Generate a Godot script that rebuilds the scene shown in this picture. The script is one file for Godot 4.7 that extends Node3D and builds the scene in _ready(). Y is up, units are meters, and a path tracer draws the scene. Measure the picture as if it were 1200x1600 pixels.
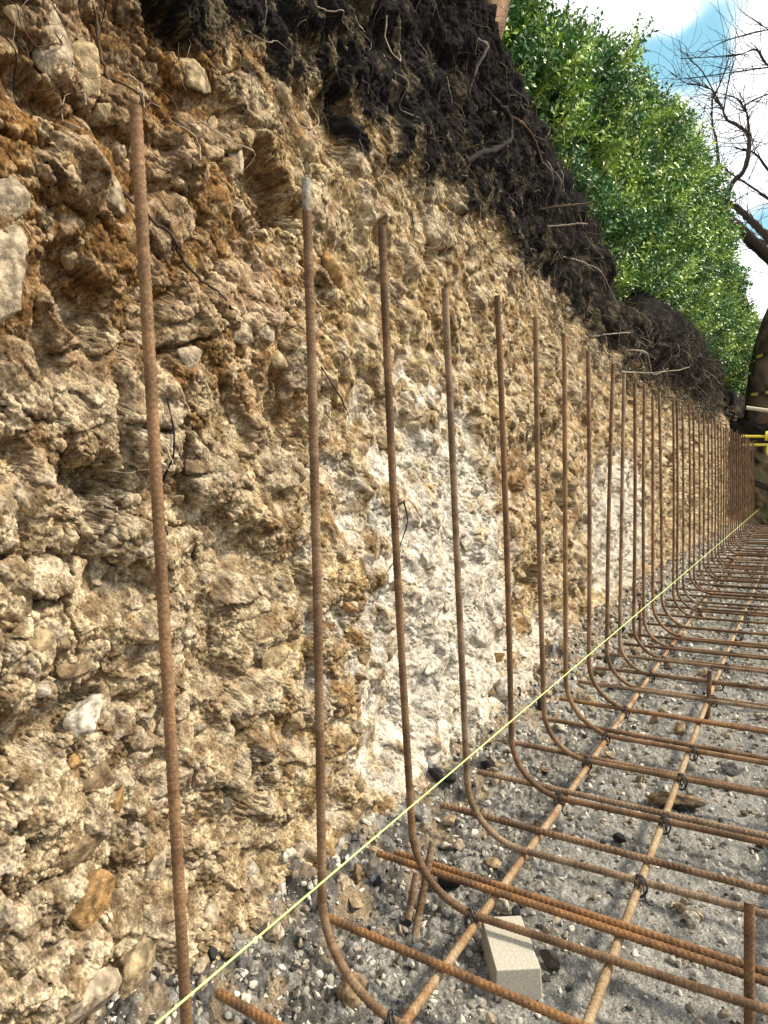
extends Node3D
# A trench cut into a stony earth bank, with rusty starter bars standing along it and a rebar mat on its floor.
# y is up, the trench runs along -z, the floor is y = 0, the camera stands in the trench at x = 0.

var rng := RandomNumberGenerator.new()
var M := {}
var used := {}
var n_big: FastNoiseLite
var n_mid: FastNoiseLite
var n_fine: FastNoiseLite
var n_warp: FastNoiseLite
var n_tint: FastNoiseLite
var n_ridge: FastNoiseLite
var c1d: FastNoiseLite
var c1v: FastNoiseLite
var c2d: FastNoiseLite
var c2v: FastNoiseLite
var c3d: FastNoiseLite
var c3v: FastNoiseLite
var wall_col := Color()
var wall_drop := 0.0
var wall_dark := 0.0
var wall_crumb := 0.0
var wall_white := 0.0
var wall_rich := 0.0
var lat := PackedFloat32Array()

# ---------------------------------------------------------------- helpers
func numbered(called: String) -> String:
	if not used.has(called):
		used[called] = 0
		return called
	used[called] += 1
	return "%s_%03d" % [called, used[called]]

func tag(o: Node, label: String, category: String, group := "", kind := "") -> void:
	if label != "": o.set_meta("label", label)
	if category != "": o.set_meta("category", category)
	if group != "": o.set_meta("group", group)
	if kind != "": o.set_meta("kind", kind)

func thing(called: String, label: String, category: String, at := Vector3.ZERO, group := "") -> Node3D:
	var o := Node3D.new()
	o.name = numbered(called)
	add_child(o)
	o.position = at
	tag(o, label, category, group)
	return o

func part(called: String, mesh: Mesh, mat: Material, parent: Node, at := Vector3.ZERO) -> MeshInstance3D:
	var o := MeshInstance3D.new()
	o.name = numbered(called) if parent == self else called
	o.mesh = mesh
	if mat: o.material_override = mat
	o.position = at
	parent.add_child(o, true)
	return o

func noise(type: int, freq: float, seed_: int, octaves := 1, fractal := FastNoiseLite.FRACTAL_FBM) -> FastNoiseLite:
	var n := FastNoiseLite.new()
	n.noise_type = type
	n.frequency = freq
	n.seed = seed_
	if octaves > 1:
		n.fractal_type = fractal
		n.fractal_octaves = octaves
		n.fractal_gain = 0.55
	else:
		n.fractal_type = FastNoiseLite.FRACTAL_NONE
	return n

func cell(freq: float, seed_: int, ret: int) -> FastNoiseLite:
	var n := noise(FastNoiseLite.TYPE_CELLULAR, freq, seed_)
	n.cellular_return_type = ret
	n.cellular_jitter = 1.0
	return n

func lin(r: float, g: float, b: float) -> Color:
	return Color(r, g, b).linear_to_srgb()

func table(t: Array, x: float) -> float:
	if x <= t[0][0]: return t[0][1]
	for i in range(1, t.size()):
		if x <= t[i][0]:
			return lerpf(t[i - 1][1], t[i][1], (x - t[i - 1][0]) / (t[i][0] - t[i - 1][0]))
	return t[t.size() - 1][1]

# a grey noise texture around 1, to multiply a colour with
func grain_image(size: int, freq: float, seed_: int, octaves: int, low: float, high: float) -> ImageTexture:
	var n := noise(FastNoiseLite.TYPE_SIMPLEX_SMOOTH, freq, seed_, octaves)
	var im := n.get_seamless_image(size, size, false, false, 0.1, true)
	im.convert(Image.FORMAT_RGB8)
	var d := im.get_data()
	for i in d.size():
		d[i] = clampi(int(255.0 * lerpf(low, high, d[i] / 255.0)), 0, 255)
	return ImageTexture.create_from_image(Image.create_from_data(size, size, false, Image.FORMAT_RGB8, d))

func bump_image(size: int, freq: float, seed_: int, octaves: int, strength: float) -> ImageTexture:
	var n := noise(FastNoiseLite.TYPE_SIMPLEX_SMOOTH, freq, seed_, octaves)
	var im := n.get_seamless_image(size, size, false, false, 0.1, true)
	im.convert(Image.FORMAT_RGBA8)
	im.bump_map_to_normal_map(strength)
	return ImageTexture.create_from_image(im)

func mat(color: Color, rough := 0.9, spec := 0.3) -> StandardMaterial3D:
	var m := StandardMaterial3D.new()
	m.albedo_color = color
	m.roughness = rough
	m.metallic_specular = spec
	return m

func tri(m: StandardMaterial3D, grain: Texture2D, bump: Texture2D, scale: float, depth: float, world := false) -> StandardMaterial3D:
	m.uv1_triplanar = true
	m.uv1_world_triplanar = world
	m.uv1_scale = Vector3.ONE * scale
	if grain: m.albedo_texture = grain
	if bump:
		m.normal_enabled = true
		m.normal_texture = bump
		m.normal_scale = depth
	return m

func vmat(rough: float, spec: float) -> StandardMaterial3D:
	var m := mat(Color.WHITE, rough, spec)
	m.vertex_color_use_as_albedo = true
	return m

# mesh collector: arrays that tubes, grids and rocks are added to
class Arr:
	var v := PackedVector3Array()
	var n := PackedVector3Array()
	var c := PackedColorArray()
	var i := PackedInt32Array()
	func surface(mesh: ArrayMesh) -> ArrayMesh:
		var a := []
		a.resize(Mesh.ARRAY_MAX)
		a[Mesh.ARRAY_VERTEX] = v
		a[Mesh.ARRAY_NORMAL] = n
		if c.size() == v.size(): a[Mesh.ARRAY_COLOR] = c
		a[Mesh.ARRAY_INDEX] = i
		mesh.add_surface_from_arrays(Mesh.PRIMITIVE_TRIANGLES, a)
		return mesh
	func mesh() -> ArrayMesh:
		return surface(ArrayMesh.new())

# a tube through points with radii; flat end caps
func tube(a: Arr, pts: PackedVector3Array, radii: PackedFloat32Array, segs: int, cols: PackedColorArray, caps := true) -> void:
	var m := pts.size()
	var base := a.v.size()
	var t := (pts[1] - pts[0]).normalized()
	var up := Vector3.UP if absf(t.y) < 0.9 else Vector3.RIGHT
	var u := t.cross(up).normalized()
	for k in m:
		if k > 0:
			var t2: Vector3 = (pts[mini(k + 1, m - 1)] - pts[k - 1]).normalized()
			u = (u - t2 * u.dot(t2)).normalized()
			t = t2
		var w := t.cross(u)
		for j in segs:
			var ang := TAU * j / segs
			var d := u * cos(ang) + w * sin(ang)
			a.v.append(pts[k] + d * radii[k])
			a.n.append(d)
			a.c.append(cols[k])
		if k > 0:
			for j in segs:
				var p := base + (k - 1) * segs + j
				var q := base + (k - 1) * segs + (j + 1) % segs
				a.i.append_array(PackedInt32Array([p, p + segs, q, q, p + segs, q + segs]))
	if caps:
		for e in 2:
			var k2 := 0 if e == 0 else m - 1
			var b2 := a.v.size()
			var nn: Vector3 = (pts[0] - pts[1]).normalized() if e == 0 else (pts[m - 1] - pts[m - 2]).normalized()
			for j in segs:
				a.v.append(a.v[base + k2 * segs + j])
				a.n.append(nn)
				a.c.append(cols[k2])
			for j in range(1, segs - 1):
				if e == 0: a.i.append_array(PackedInt32Array([b2, b2 + j, b2 + j + 1]))
				else: a.i.append_array(PackedInt32Array([b2, b2 + j + 1, b2 + j]))

# points made denser and smoother (Catmull-Rom)
func smooth_path(pts: PackedVector3Array, per: int) -> PackedVector3Array:
	var o := PackedVector3Array()
	var m := pts.size()
	for k in m - 1:
		var p0 := pts[maxi(k - 1, 0)]
		var p3 := pts[mini(k + 2, m - 1)]
		for j in per:
			o.append(pts[k].cubic_interpolate(pts[k + 1], p0, p3, float(j) / per))
	o.append(pts[m - 1])
	return o

func taper(m: int, r0: float, r1: float) -> PackedFloat32Array:
	var o := PackedFloat32Array()
	for k in m: o.append(lerpf(r0, r1, float(k) / maxf(1, m - 1)))
	return o

func flat_cols(m: int, c: Color) -> PackedColorArray:
	var o := PackedColorArray()
	o.resize(m)
	o.fill(c)
	return o

# ---------------------------------------------------------------- camera, sky, sun
func setup_view() -> void:
	var cam := Camera3D.new()
	cam.name = "camera"
	add_child(cam)
	cam.position = Vector3(0, 0.82, 0)
	cam.rotation_order = EULER_ORDER_YXZ
	cam.rotation_degrees = Vector3(-2.75, 31.2, -1.3)
	cam.fov = rad_to_deg(2.0 * atan(800.0 / 1090.0))
	cam.near = 0.03
	cam.far = 900.0
	cam.current = true

	var env := Environment.new()
	env.tonemap_mode = Environment.TONE_MAPPER_LINEAR
	env.tonemap_exposure = 2.85
	env.background_mode = Environment.BG_SKY
	env.sdfgi_enabled = true
	env.ssao_enabled = true
	env.ssil_enabled = true
	var sky := Sky.new()
	var sm := PanoramaSkyMaterial.new()
	sm.panorama = sky_image()
	sky.sky_material = sm
	env.sky = sky
	var we := WorldEnvironment.new()
	we.name = "environment"
	we.environment = env
	add_child(we)

	var sun := DirectionalLight3D.new()
	sun.name = "sun"
	sun.light_color = Color(1.0, 0.95, 0.86)
	sun.light_energy = 0.78
	sun.light_angular_distance = 9.0
	sun.shadow_enabled = true
	add_child(sun)
	sun.look_at_from_position(Vector3(0.72, 0.74, -0.36) * 10.0, Vector3.ZERO, Vector3.UP)

# broken white cloud over pale blue, the same all round
func sky_image() -> ImageTexture:
	var w := 1024
	var h := 512
	var n := noise(FastNoiseLite.TYPE_SIMPLEX_SMOOTH, 2.9, 78, 6)
	n.fractal_gain = 0.5
	var m := noise(FastNoiseLite.TYPE_SIMPLEX_SMOOTH, 5.0, 5, 4)
	var im := Image.create(w, h, false, Image.FORMAT_RGBF)
	for y in h:
		var el := PI * (0.5 - (y + 0.5) / h)
		for x in w:
			if el < -0.06:
				im.set_pixel(x, y, Color(0.36, 0.34, 0.31))
				continue
			var az := TAU * (x + 0.5) / w
			var d := Vector3(sin(az) * cos(el), sin(el), cos(az) * cos(el))
			# clouds lie on a layer overhead, so they shrink towards the horizon
			var p := d / (absf(d.y) + 0.45)
			var v := n.get_noise_3d(p.x, 0.3, p.z) + 0.27
			var cover := smoothstep(-0.12, 0.16, v)
			var blue := Color(0.09, 0.23, 0.32).lerp(Color(0.22, 0.34, 0.37), pow(1.0 - maxf(d.y, 0.0), 2.0))
			var g := 0.64 + 0.12 * m.get_noise_3d(p.x, 4.0, p.z)
			im.set_pixel(x, y, blue.lerp(Color(g, g, g * 0.995), cover))
	return ImageTexture.create_from_image(im)

# ---------------------------------------------------------------- the bank
const Y_TOP := [[-1.0, 2.5], [1.6, 2.5], [2.3, 2.5], [2.6, 2.46], [3.2, 2.45], [4.1, 2.29], [4.85, 1.99], [5.3, 1.95], [5.7, 2.05], [7.0, 2.14], [8.5, 2.22], [11.0, 2.3], [12.2, 2.0], [13.0, 2.2], [30.0, 2.2]]
const Y_DARK := [[-1.0, 1.42], [0.56, 1.47], [0.73, 1.52], [0.96, 1.56], [1.29, 1.60], [1.6, 1.62], [1.93, 1.62], [2.34, 1.65], [3.08, 1.61], [4.04, 1.52], [6.0, 1.5], [12.0, 1.62]]
const X_WALL := [[-1.0, -0.80], [0.5, -0.83], [0.9, -0.87], [2.0, -0.87], [2.6, -0.93], [3.3, -0.98], [14.0, -0.99]]
# hollows in the face: distance along the trench, height, radius across, radius up, depth
const PITS := [[1.08, 1.39, 0.085, 0.075, 0.12], [0.63, 0.81, 0.055, 0.055, 0.09], [0.66, 0.83, 0.03, 0.035, 0.06], [0.93, 0.27, 0.05, 0.05, 0.07], [0.50, 0.86, 0.045, 0.025, 0.06],
	[0.56, 1.33, 0.05, 0.03, 0.05], [0.63, 1.09, 0.05, 0.06, 0.06], [0.80, 1.38, 0.03, 0.06, 0.06], [1.33, 1.63, 0.07, 0.08, 0.05], [0.83, 1.56, 0.06, 0.04, 0.05],
	[2.66, 0.42, 0.12, 0.05, 0.10], [1.25, 1.23, 0.045, 0.03, 0.06], [1.60, 1.14, 0.02, 0.014, 0.05], [0.52, 0.51, 0.09, 0.03, 0.06], [0.60, 0.24, 0.05, 0.022, 0.05],
	[0.72, 0.56, 0.07, 0.022, 0.05], [0.90, 0.47, 0.03, 0.05, 0.05], [2.27, 1.99, 0.07, 0.05, 0.09], [1.13, 0.52, 0.025, 0.16, 0.035], [1.02, 1.34, 0.04, 0.05, 0.05],
	[1.75, 1.42, 0.03, 0.05, 0.05], [2.2, 1.12, 0.03, 0.05, 0.04], [2.9, 1.05, 0.06, 0.06, 0.05], [3.3, 0.7, 0.08, 0.06, 0.06], [4.2, 0.95, 0.1, 0.06, 0.06], [5.2, 0.6, 0.2, 0.06, 0.1], [6.5, 0.9, 0.25, 0.08, 0.1], [7.6, 0.5, 0.25, 0.07, 0.1]]

func wall_frame(z: float, s: float) -> Array:
	var yt := table(Y_TOP, z)
	var xw := table(X_WALL, z)
	var r := 0.14
	if s < 0.22:
		xw += 0.05 * pow((0.22 - s) / 0.22, 1.5)
	if s <= yt - r:
		return [Vector3(xw - 0.02 * s, s, -z), Vector3(1, 0, 0)]
	var a := (s - yt + r) / r
	xw -= 0.02 * (yt - r)
	if a <= PI / 2:
		return [Vector3(xw - r + r * cos(a), yt - r + r * sin(a), -z), Vector3(cos(a), sin(a), 0)]
	var over := (a - PI / 2) * r
	return [Vector3(xw - r - over, yt + 0.05 * over, -z), Vector3(0, 1, 0)]

# a broken surface of flat triangles on a skewed lattice
func facet(x: float, y: float, size: float, shift: int) -> float:
	var u := (x + 0.37 * y) / size
	var v := (y * 0.93 - 0.29 * x) / size
	var iu := floori(u)
	var iv := floori(v)
	var fu := u - iu
	var fv := v - iv
	var b := (iu & 127) + (iv & 127) * 128 + shift
	var b2 := (iu & 127) + ((iv + 1) & 127) * 128 + shift
	var c := ((iu + 1) & 127) + (iv & 127) * 128 + shift
	var c2 := ((iu + 1) & 127) + ((iv + 1) & 127) * 128 + shift
	if fu + fv < 1.0:
		return lat[b] + (lat[c] - lat[b]) * fu + (lat[b2] - lat[b]) * fv
	return lat[c2] + (lat[b2] - lat[c2]) * (1.0 - fu) + (lat[c] - lat[c2]) * (1.0 - fv)

func sst(a: float, b: float, x: float) -> float:
	return smoothstep(a, b, x)

# how far the face stands out at (distance along the trench, way up), and what it is made of there
func wall_out(z: float, s: float, yd: float, pits: Array) -> float:
	var w1 := n_warp.get_noise_2d(z, s)
	var w2 := n_warp.get_noise_2d(z + 31.7, s + 11.3)
	var a := z + w1 * 0.013
	var b := s + w2 * 0.013
	var big := n_big.get_noise_2d(z, s)
	var mid := n_mid.get_noise_2d(a, b)
	var fine := n_fine.get_noise_2d(z, s)
	var d1 := c1d.get_noise_2d(a, b * 1.25) + 1.0
	var e1 := sst(0.02, 0.3, d1)
	var v1 := c1v.get_noise_2d(a, b * 1.25)
	var d2 := c2d.get_noise_2d(a, b * 1.2) + 1.0
	var e2 := sst(0.02, 0.35, d2)
	var v2 := c2v.get_noise_2d(a, b * 1.2)
	var v3 := c3v.get_noise_2d(a, b)
	var t1 := n_tint.get_noise_2d(z, s)
	var t2 := n_tint.get_noise_2d(z * 3.1 + 40.0, s * 3.1)
	# layers
	var dark := sst(-0.05, 0.06, s - yd + 0.16 * mid + 0.12 * big + 0.05 * fine - 0.04)
	var wx := (z - 1.80) / 0.50
	var wy := (s - 0.40) / 0.55
	var white := sst(0.85, -0.55, wx * wx + wy * wy - 1.0 + 1.6 * mid + 0.6 * big + 0.6 * t2 + 0.3 * fine)
	wx = (z - 4.5) / 0.9
	wy = (s - 0.5) / 0.42
	white = maxf(white, 0.85 * sst(0.3, -0.3, wx * wx + wy * wy - 1.0 + 1.0 * mid + 0.5 * t2))
	wx = (z - 2.75) / 0.7
	wy = (s - 0.02) / 0.2
	white = maxf(white, 0.8 * sst(0.3, -0.3, wx * wx + wy * wy - 1.0 + 0.8 * mid))
	white *= 1.0 - dark
	var orange := sst(0.3, -0.4, pow((z - 2.45) / 0.3, 2.0) + pow((s - 0.78) / 0.16, 2.0) - 1.0 + mid) + 0.8 * sst(0.3, -0.4, pow((z - 1.06) / 0.17, 2.0) + pow((s - 1.12) / 0.13, 2.0) - 1.0 + mid)
	var left := sst(1.25, 0.85, z + 0.25 * big)
	var high := sst(0.75, 1.15, s + 0.25 * mid)
	var stony := 0.55 + 0.45 * left
	if z > 2.9: stony = 0.6
	stony *= 1.0 - 0.75 * dark
	stony *= 1.0 - 0.35 * white
	# form
	var out := 0.055 * big + 0.020 * mid
	var fa := facet(a, b, 0.085, 0)
	var fb := facet(a, b, 0.034, 5000)
	var fc := facet(b, a, 0.014, 9000)
	var lump := stony * (0.040 * fa + 0.028 * e1 * maxf(0.0, v1 - 0.1) + 0.009 * e2 * maxf(0.0, v2)) + 0.011 * fb * (1.0 - 0.4 * dark) + 0.0015 * fc
	# open joints between the blocks
	out -= stony * (0.014 * (1.0 - sst(0.0, 0.13, d1 + 0.08 * fine)) * sst(-0.2, 0.3, big + 0.6 * t2) + 0.003 * (1.0 - sst(0.0, 0.16, d2 + 0.08 * fine)) * (0.4 + 0.6 * left))
	out += lump
	wall_dark = dark
	wall_crumb = lerpf(0.05, 1.2, sst(-0.3, 0.36, n_big.get_noise_2d(z * 2.6 + 80.0, s * 2.6)))
	wall_white = white
	wall_rich = left * high
	# lumps hang a little over what is below them
	wall_drop = 0.3 * lump
	if dark > 0.01:
		# hanging root mat: upright streaks
		out += dark * (0.022 * n_mid.get_noise_2d(z * 2.3, s * 0.7) + 0.010 * n_fine.get_noise_2d(z * 0.8, s * 0.17) + 0.03 * n_mid.get_noise_2d(z * 0.7 + 9.0, s * 0.7))
		if z > 4.2: out += dark * (0.10 * n_big.get_noise_2d(z * 0.8, s * 1.2 + 5.0) + 0.13 * sst(5.2, 5.7, z) * sst(9.5, 7.5, z) * sst(1.62, 1.8, s))
	for p in pits:
		var dx: float = (z - p[0]) / p[2] + 0.5 * mid
		var dy: float = (s - p[1]) / p[3] + 0.5 * w1
		var dd := dx * dx + dy * dy
		if dd < 1.6: out -= minf(1.2 * p[4], 0.95 * minf(p[2], p[3] * 1.4)) * sst(1.6, 0.3, dd + 0.3 * fine)
	# matter
	var soil := Color(0.38, 0.25, 0.12).lerp(Color(0.57, 0.425, 0.235), sst(-0.5, 0.5, t1 + 0.5 * t2))
	soil = soil.lerp(Color(0.25, 0.13, 0.046), left * high * clampf(0.9 + 0.4 * t2, 0.0, 1.0))
	soil = soil.lerp(Color(0.44, 0.345, 0.225), left * (1.0 - high) * 0.75)
	if orange > 0.01: soil = soil.lerp(Color(0.42, 0.23, 0.115), minf(orange, 1.0) * (0.55 + 0.3 * v3))
	# damp brown patches in the clay
	soil = soil.lerp(Color(0.19, 0.11, 0.05), 0.45 * sst(0.08, 0.42, n_tint.get_noise_2d(z * 1.9 + 5.0, s * 1.9) + 0.25 * mid + 0.1 * fine))
	var olive := sst(0.15, 0.5, t2) * (1.0 - left) * 0.45
	soil = soil.lerp(Color(0.30, 0.245, 0.115), olive)
	# stones of the face: paler lumps with an outline of their own
	var st := sst(0.15, 0.45, v2) * sst(0.06, 0.2, e2) * (0.55 + 0.25 * v3)
	st = maxf(st, sst(0.25, 0.5, v1) * sst(0.05, 0.18, e1) * 0.6)
	var pale := Color(0.55, 0.45, 0.30).lerp(Color(0.50, 0.42, 0.33), 0.5 + 0.5 * v3)
	soil = soil.lerp(pale, st * (1.0 - 0.45 * high * left))
	var chalk := Color(0.86, 0.82, 0.74).lerp(Color(0.71, 0.645, 0.53), 0.5 + 0.5 * t2 + 0.25 * v2)
	soil = soil.lerp(chalk, white * (0.86 + 0.14 * v3))
	if dark > 0.0:
		var humus := Color(0.014, 0.013, 0.014).lerp(Color(0.034, 0.030, 0.028), 0.5 + 0.5 * fine)
		# rags of pale subsoil drawn down over the humus
		var rag := sst(0.22, 0.42, n_mid.get_noise_2d(z * 1.6 + 3.0, s * 0.55) + 0.5 * n_fine.get_noise_2d(z, s * 0.2)) * sst(0.62, 0.1, s - yd)
		humus = humus.lerp(Color(0.30, 0.24, 0.14), rag * 0.5)
		soil = soil.lerp(humus, dark)
	var speck := 1.0 + 0.12 * t2
	wall_col = Color(soil.r * speck, soil.g * speck, soil.b * speck)
	return out

func wall_point(z: float, s: float) -> Vector3:
	var pits := []
	for p in PITS:
		if absf(z - p[0]) < p[2] * 2.2: pits.append(p)
	var f := wall_frame(z, s)
	return f[0] + f[1] * wall_out(z, s, table(Y_DARK, z), pits) - Vector3(0, wall_drop * f[1].x, 0)

# one stretch of the face: columns at zs, rows at ss
func grid_normals(a: Arr, nz: int, ns: int) -> void:
	for i in nz:
		for j in ns:
			var du := a.v[mini(i + 1, nz - 1) * ns + j] - a.v[maxi(i - 1, 0) * ns + j]
			var dv := a.v[i * ns + mini(j + 1, ns - 1)] - a.v[i * ns + maxi(j - 1, 0)]
			a.n[i * ns + j] = du.cross(dv).normalized()

func wall_patch(mesh: ArrayMesh, zs: PackedFloat32Array, ss: PackedFloat32Array) -> void:
	var nz := zs.size()
	var ns := ss.size()
	var a := Arr.new()
	a.v.resize(nz * ns)
	a.n.resize(nz * ns)
	a.c.resize(nz * ns)
	var darks := PackedFloat32Array()
	darks.resize(nz * ns)
	var crumbs := darks.duplicate()
	var whites := darks.duplicate()
	var rich := darks.duplicate()
	for i in nz:
		var z := zs[i]
		var yd := table(Y_DARK, z)
		var pits := []
		for p in PITS:
			if absf(z - p[0]) < p[2] * 2.2: pits.append(p)
		var yt := table(Y_TOP, z)
		for j in ns:
			# rows are given as for a bank 2.36 high and squeezed where it is lower
			var s := ss[j]
			if s > 1.2: s = 1.2 + (s - 1.2) * (yt - 1.2) / 1.16
			if ss[j] > 3.0: s = 1.2 + 1.8 * (yt - 1.2) / 1.16 + (ss[j] - 3.0)
			var f := wall_frame(z, s)
			var k := i * ns + j
			a.v[k] = f[0] + f[1] * wall_out(z, s, yd, pits) - Vector3(0, wall_drop * f[1].x, 0)
			a.c[k] = wall_col
			darks[k] = wall_dark
			crumbs[k] = wall_crumb
			whites[k] = wall_white
			rich[k] = wall_rich
	grid_normals(a, nz, ns)
	# crumbs and grit, square to the surface wherever it faces
	for k in nz * ns:
		var p := a.v[k]
		var f3 := n_fine.get_noise_3dv(p)
		var g3 := n_fine.get_noise_3dv(p * 0.37)
		var v3 := c3v.get_noise_3dv(p)
		var e3 := sst(0.0, 0.5, c3d.get_noise_3dv(p) + 1.0)
		var dk := darks[k]
		var cr := crumbs[k]
		a.v[k] = p + a.n[k] * ((0.0058 - 0.002 * dk) * cr * e3 * (0.5 + 0.5 * v3) + (0.0022 + 0.0022 * cr + 0.001 * dk) * f3 + (0.0014 + 0.0026 * cr) * g3)
		var sp := maxf(0.22, 1.0 + 0.9 * f3 + 0.35 * g3 + 0.28 * v3 * (1.0 - dk))
		var c := a.c[k]
		# crumbs of darker and paler earth
		var m3 := n_mid.get_noise_3dv(p * 2.7)
		var plain := (1.0 - dk) * (1.0 - 0.6 * whites[k])
		c = c.lerp(Color(0.14, 0.08, 0.036), 0.66 * plain * sst(0.08, 0.36, m3 + 0.3 * f3))
		c = c.lerp(Color(0.70, 0.58, 0.39), 0.6 * plain * (1.0 - 0.6 * rich[k]) * sst(0.12, 0.40, -m3 + 0.3 * f3))
		a.c[k] = Color(c.r * sp, c.g * sp, c.b * sp)
	grid_normals(a, nz, ns)
	var ix := PackedInt32Array()
	ix.resize((nz - 1) * (ns - 1) * 6)
	var q := 0
	for i in nz - 1:
		for j in ns - 1:
			var k := i * ns + j
			ix[q] = k; ix[q + 1] = k + 1; ix[q + 2] = k + ns
			ix[q + 3] = k + ns; ix[q + 4] = k + 1; ix[q + 5] = k + ns + 1
			q += 6
	a.i = ix
	a.surface(mesh)

func spaced(from: float, to: float, step0: float, step1: float) -> PackedFloat32Array:
	var o := PackedFloat32Array()
	var x := from
	while x < to:
		o.append(x)
		x += lerpf(step0, step1, (x - from) / (to - from))
	o.append(to)
	return o

func joined(lists: Array) -> PackedFloat32Array:
	var o := PackedFloat32Array()
	for l in lists:
		for x in l:
			if o.is_empty() or x > o[o.size() - 1] + 1e-5: o.append(x)
	return o

var bank: MeshInstance3D

func build_bank() -> void:
	var mesh := ArrayMesh.new()
	var back := PackedFloat32Array([2.45, 2.6, 2.8, 3.1, 3.6, 4.3, 5.2])
	wall_patch(mesh, spaced(-0.9, 0.42, 0.02, 0.01), joined([spaced(-0.06, 2.4, 0.012, 0.012), back]))
	wall_patch(mesh, spaced(0.41, 1.32, 0.0014, 0.0031), joined([spaced(-0.06, 1.75, 0.0021, 0.0023), spaced(1.76, 2.4, 0.008, 0.02), back]))
	wall_patch(mesh, spaced(1.3195, 3.1, 0.0033, 0.011), joined([spaced(-0.06, 2.42, 0.0034, 0.0034), back]))
	wall_patch(mesh, spaced(3.098, 13.0, 0.011, 0.11), joined([spaced(-0.06, 2.42, 0.008, 0.008), back]))
	wall_patch(mesh, spaced(12.95, 40.0, 0.15, 1.5), joined([spaced(-0.06, 2.42, 0.08, 0.08), back]))
	bank = part("earth_bank", mesh, M.earth, self)
	tag(bank, "tall cut face of stony brown earth under black rooty topsoil along the trench", "earth bank", "", "structure")

# ---------------------------------------------------------------- stones
func rock_mesh(seed_: int, level: int, cuts: int, rough: float, flat := false) -> ArrayMesh:
	var r := RandomNumberGenerator.new()
	r.seed = seed_
	var verts := PackedVector3Array()
	var g := (1.0 + sqrt(5.0)) / 2.0
	for p in [[-1, g, 0], [1, g, 0], [-1, -g, 0], [1, -g, 0], [0, -1, g], [0, 1, g], [0, -1, -g], [0, 1, -g], [g, 0, -1], [g, 0, 1], [-g, 0, -1], [-g, 0, 1]]:
		verts.append(Vector3(p[0], p[1], p[2]).normalized())
	var faces := [[0, 11, 5], [0, 5, 1], [0, 1, 7], [0, 7, 10], [0, 10, 11], [1, 5, 9], [5, 11, 4], [11, 10, 2], [10, 7, 6], [7, 1, 8], [3, 9, 4], [3, 4, 2], [3, 2, 6], [3, 6, 8], [3, 8, 9], [4, 9, 5], [2, 4, 11], [6, 2, 10], [8, 6, 7], [9, 8, 1]]
	for l in level:
		var cache := {}
		var nf := []
		for f in faces:
			var m := []
			for e in 3:
				var i0: int = f[e]
				var i1: int = f[(e + 1) % 3]
				var key := mini(i0, i1) * 100000 + maxi(i0, i1)
				if not cache.has(key):
					cache[key] = verts.size()
					verts.append(((verts[i0] + verts[i1]) * 0.5).normalized())
				m.append(cache[key])
			nf.append_array([[f[0], m[0], m[2]], [f[1], m[1], m[0]], [f[2], m[2], m[1]], [m[0], m[1], m[2]]])
		faces = nf
	var planes := []
	for k in cuts:
		planes.append([Vector3(r.randfn(), r.randfn(), r.randfn()).normalized(), r.randf_range(0.40, 0.74)])
	var nz := noise(FastNoiseLite.TYPE_SIMPLEX_SMOOTH, 1.6, seed_, 4)
	for i in verts.size():
		var d := verts[i]
		var rad := 1.0
		for p in planes:
			var c: float = d.dot(p[0])
			if c > 0.05: rad = minf(rad, p[1] / c)
		verts[i] = d * (rad + rough * nz.get_noise_3dv(d * 1.5) + (0.0 if flat else 0.45 * rough * nz.get_noise_3dv(d * 6.0)))
	var a := Arr.new()
	if flat:
		for f in faces:
			var n: Vector3 = (verts[f[1]] - verts[f[0]]).cross(verts[f[2]] - verts[f[0]]).normalized()
			for e in [0, 2, 1]:
				a.i.append(a.v.size())
				a.v.append(verts[f[e]])
				a.n.append(n)
		return a.mesh()
	a.v = verts
	a.n.resize(verts.size())
	for f in faces:
		var n: Vector3 = (verts[f[1]] - verts[f[0]]).cross(verts[f[2]] - verts[f[0]])
		for e in 3: a.n[f[e]] += n
		a.i.append_array(PackedInt32Array([f[0], f[2], f[1]]))
	for i in verts.size(): a.n[i] = a.n[i].normalized()
	return a.mesh()

var rocks := []
var pebbles := []

func turned(r: RandomNumberGenerator, size: Vector3) -> Basis:
	return Basis.from_euler(Vector3(r.randf() * TAU, r.randf() * TAU, r.randf() * TAU)) * Basis.from_scale(size)

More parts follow.
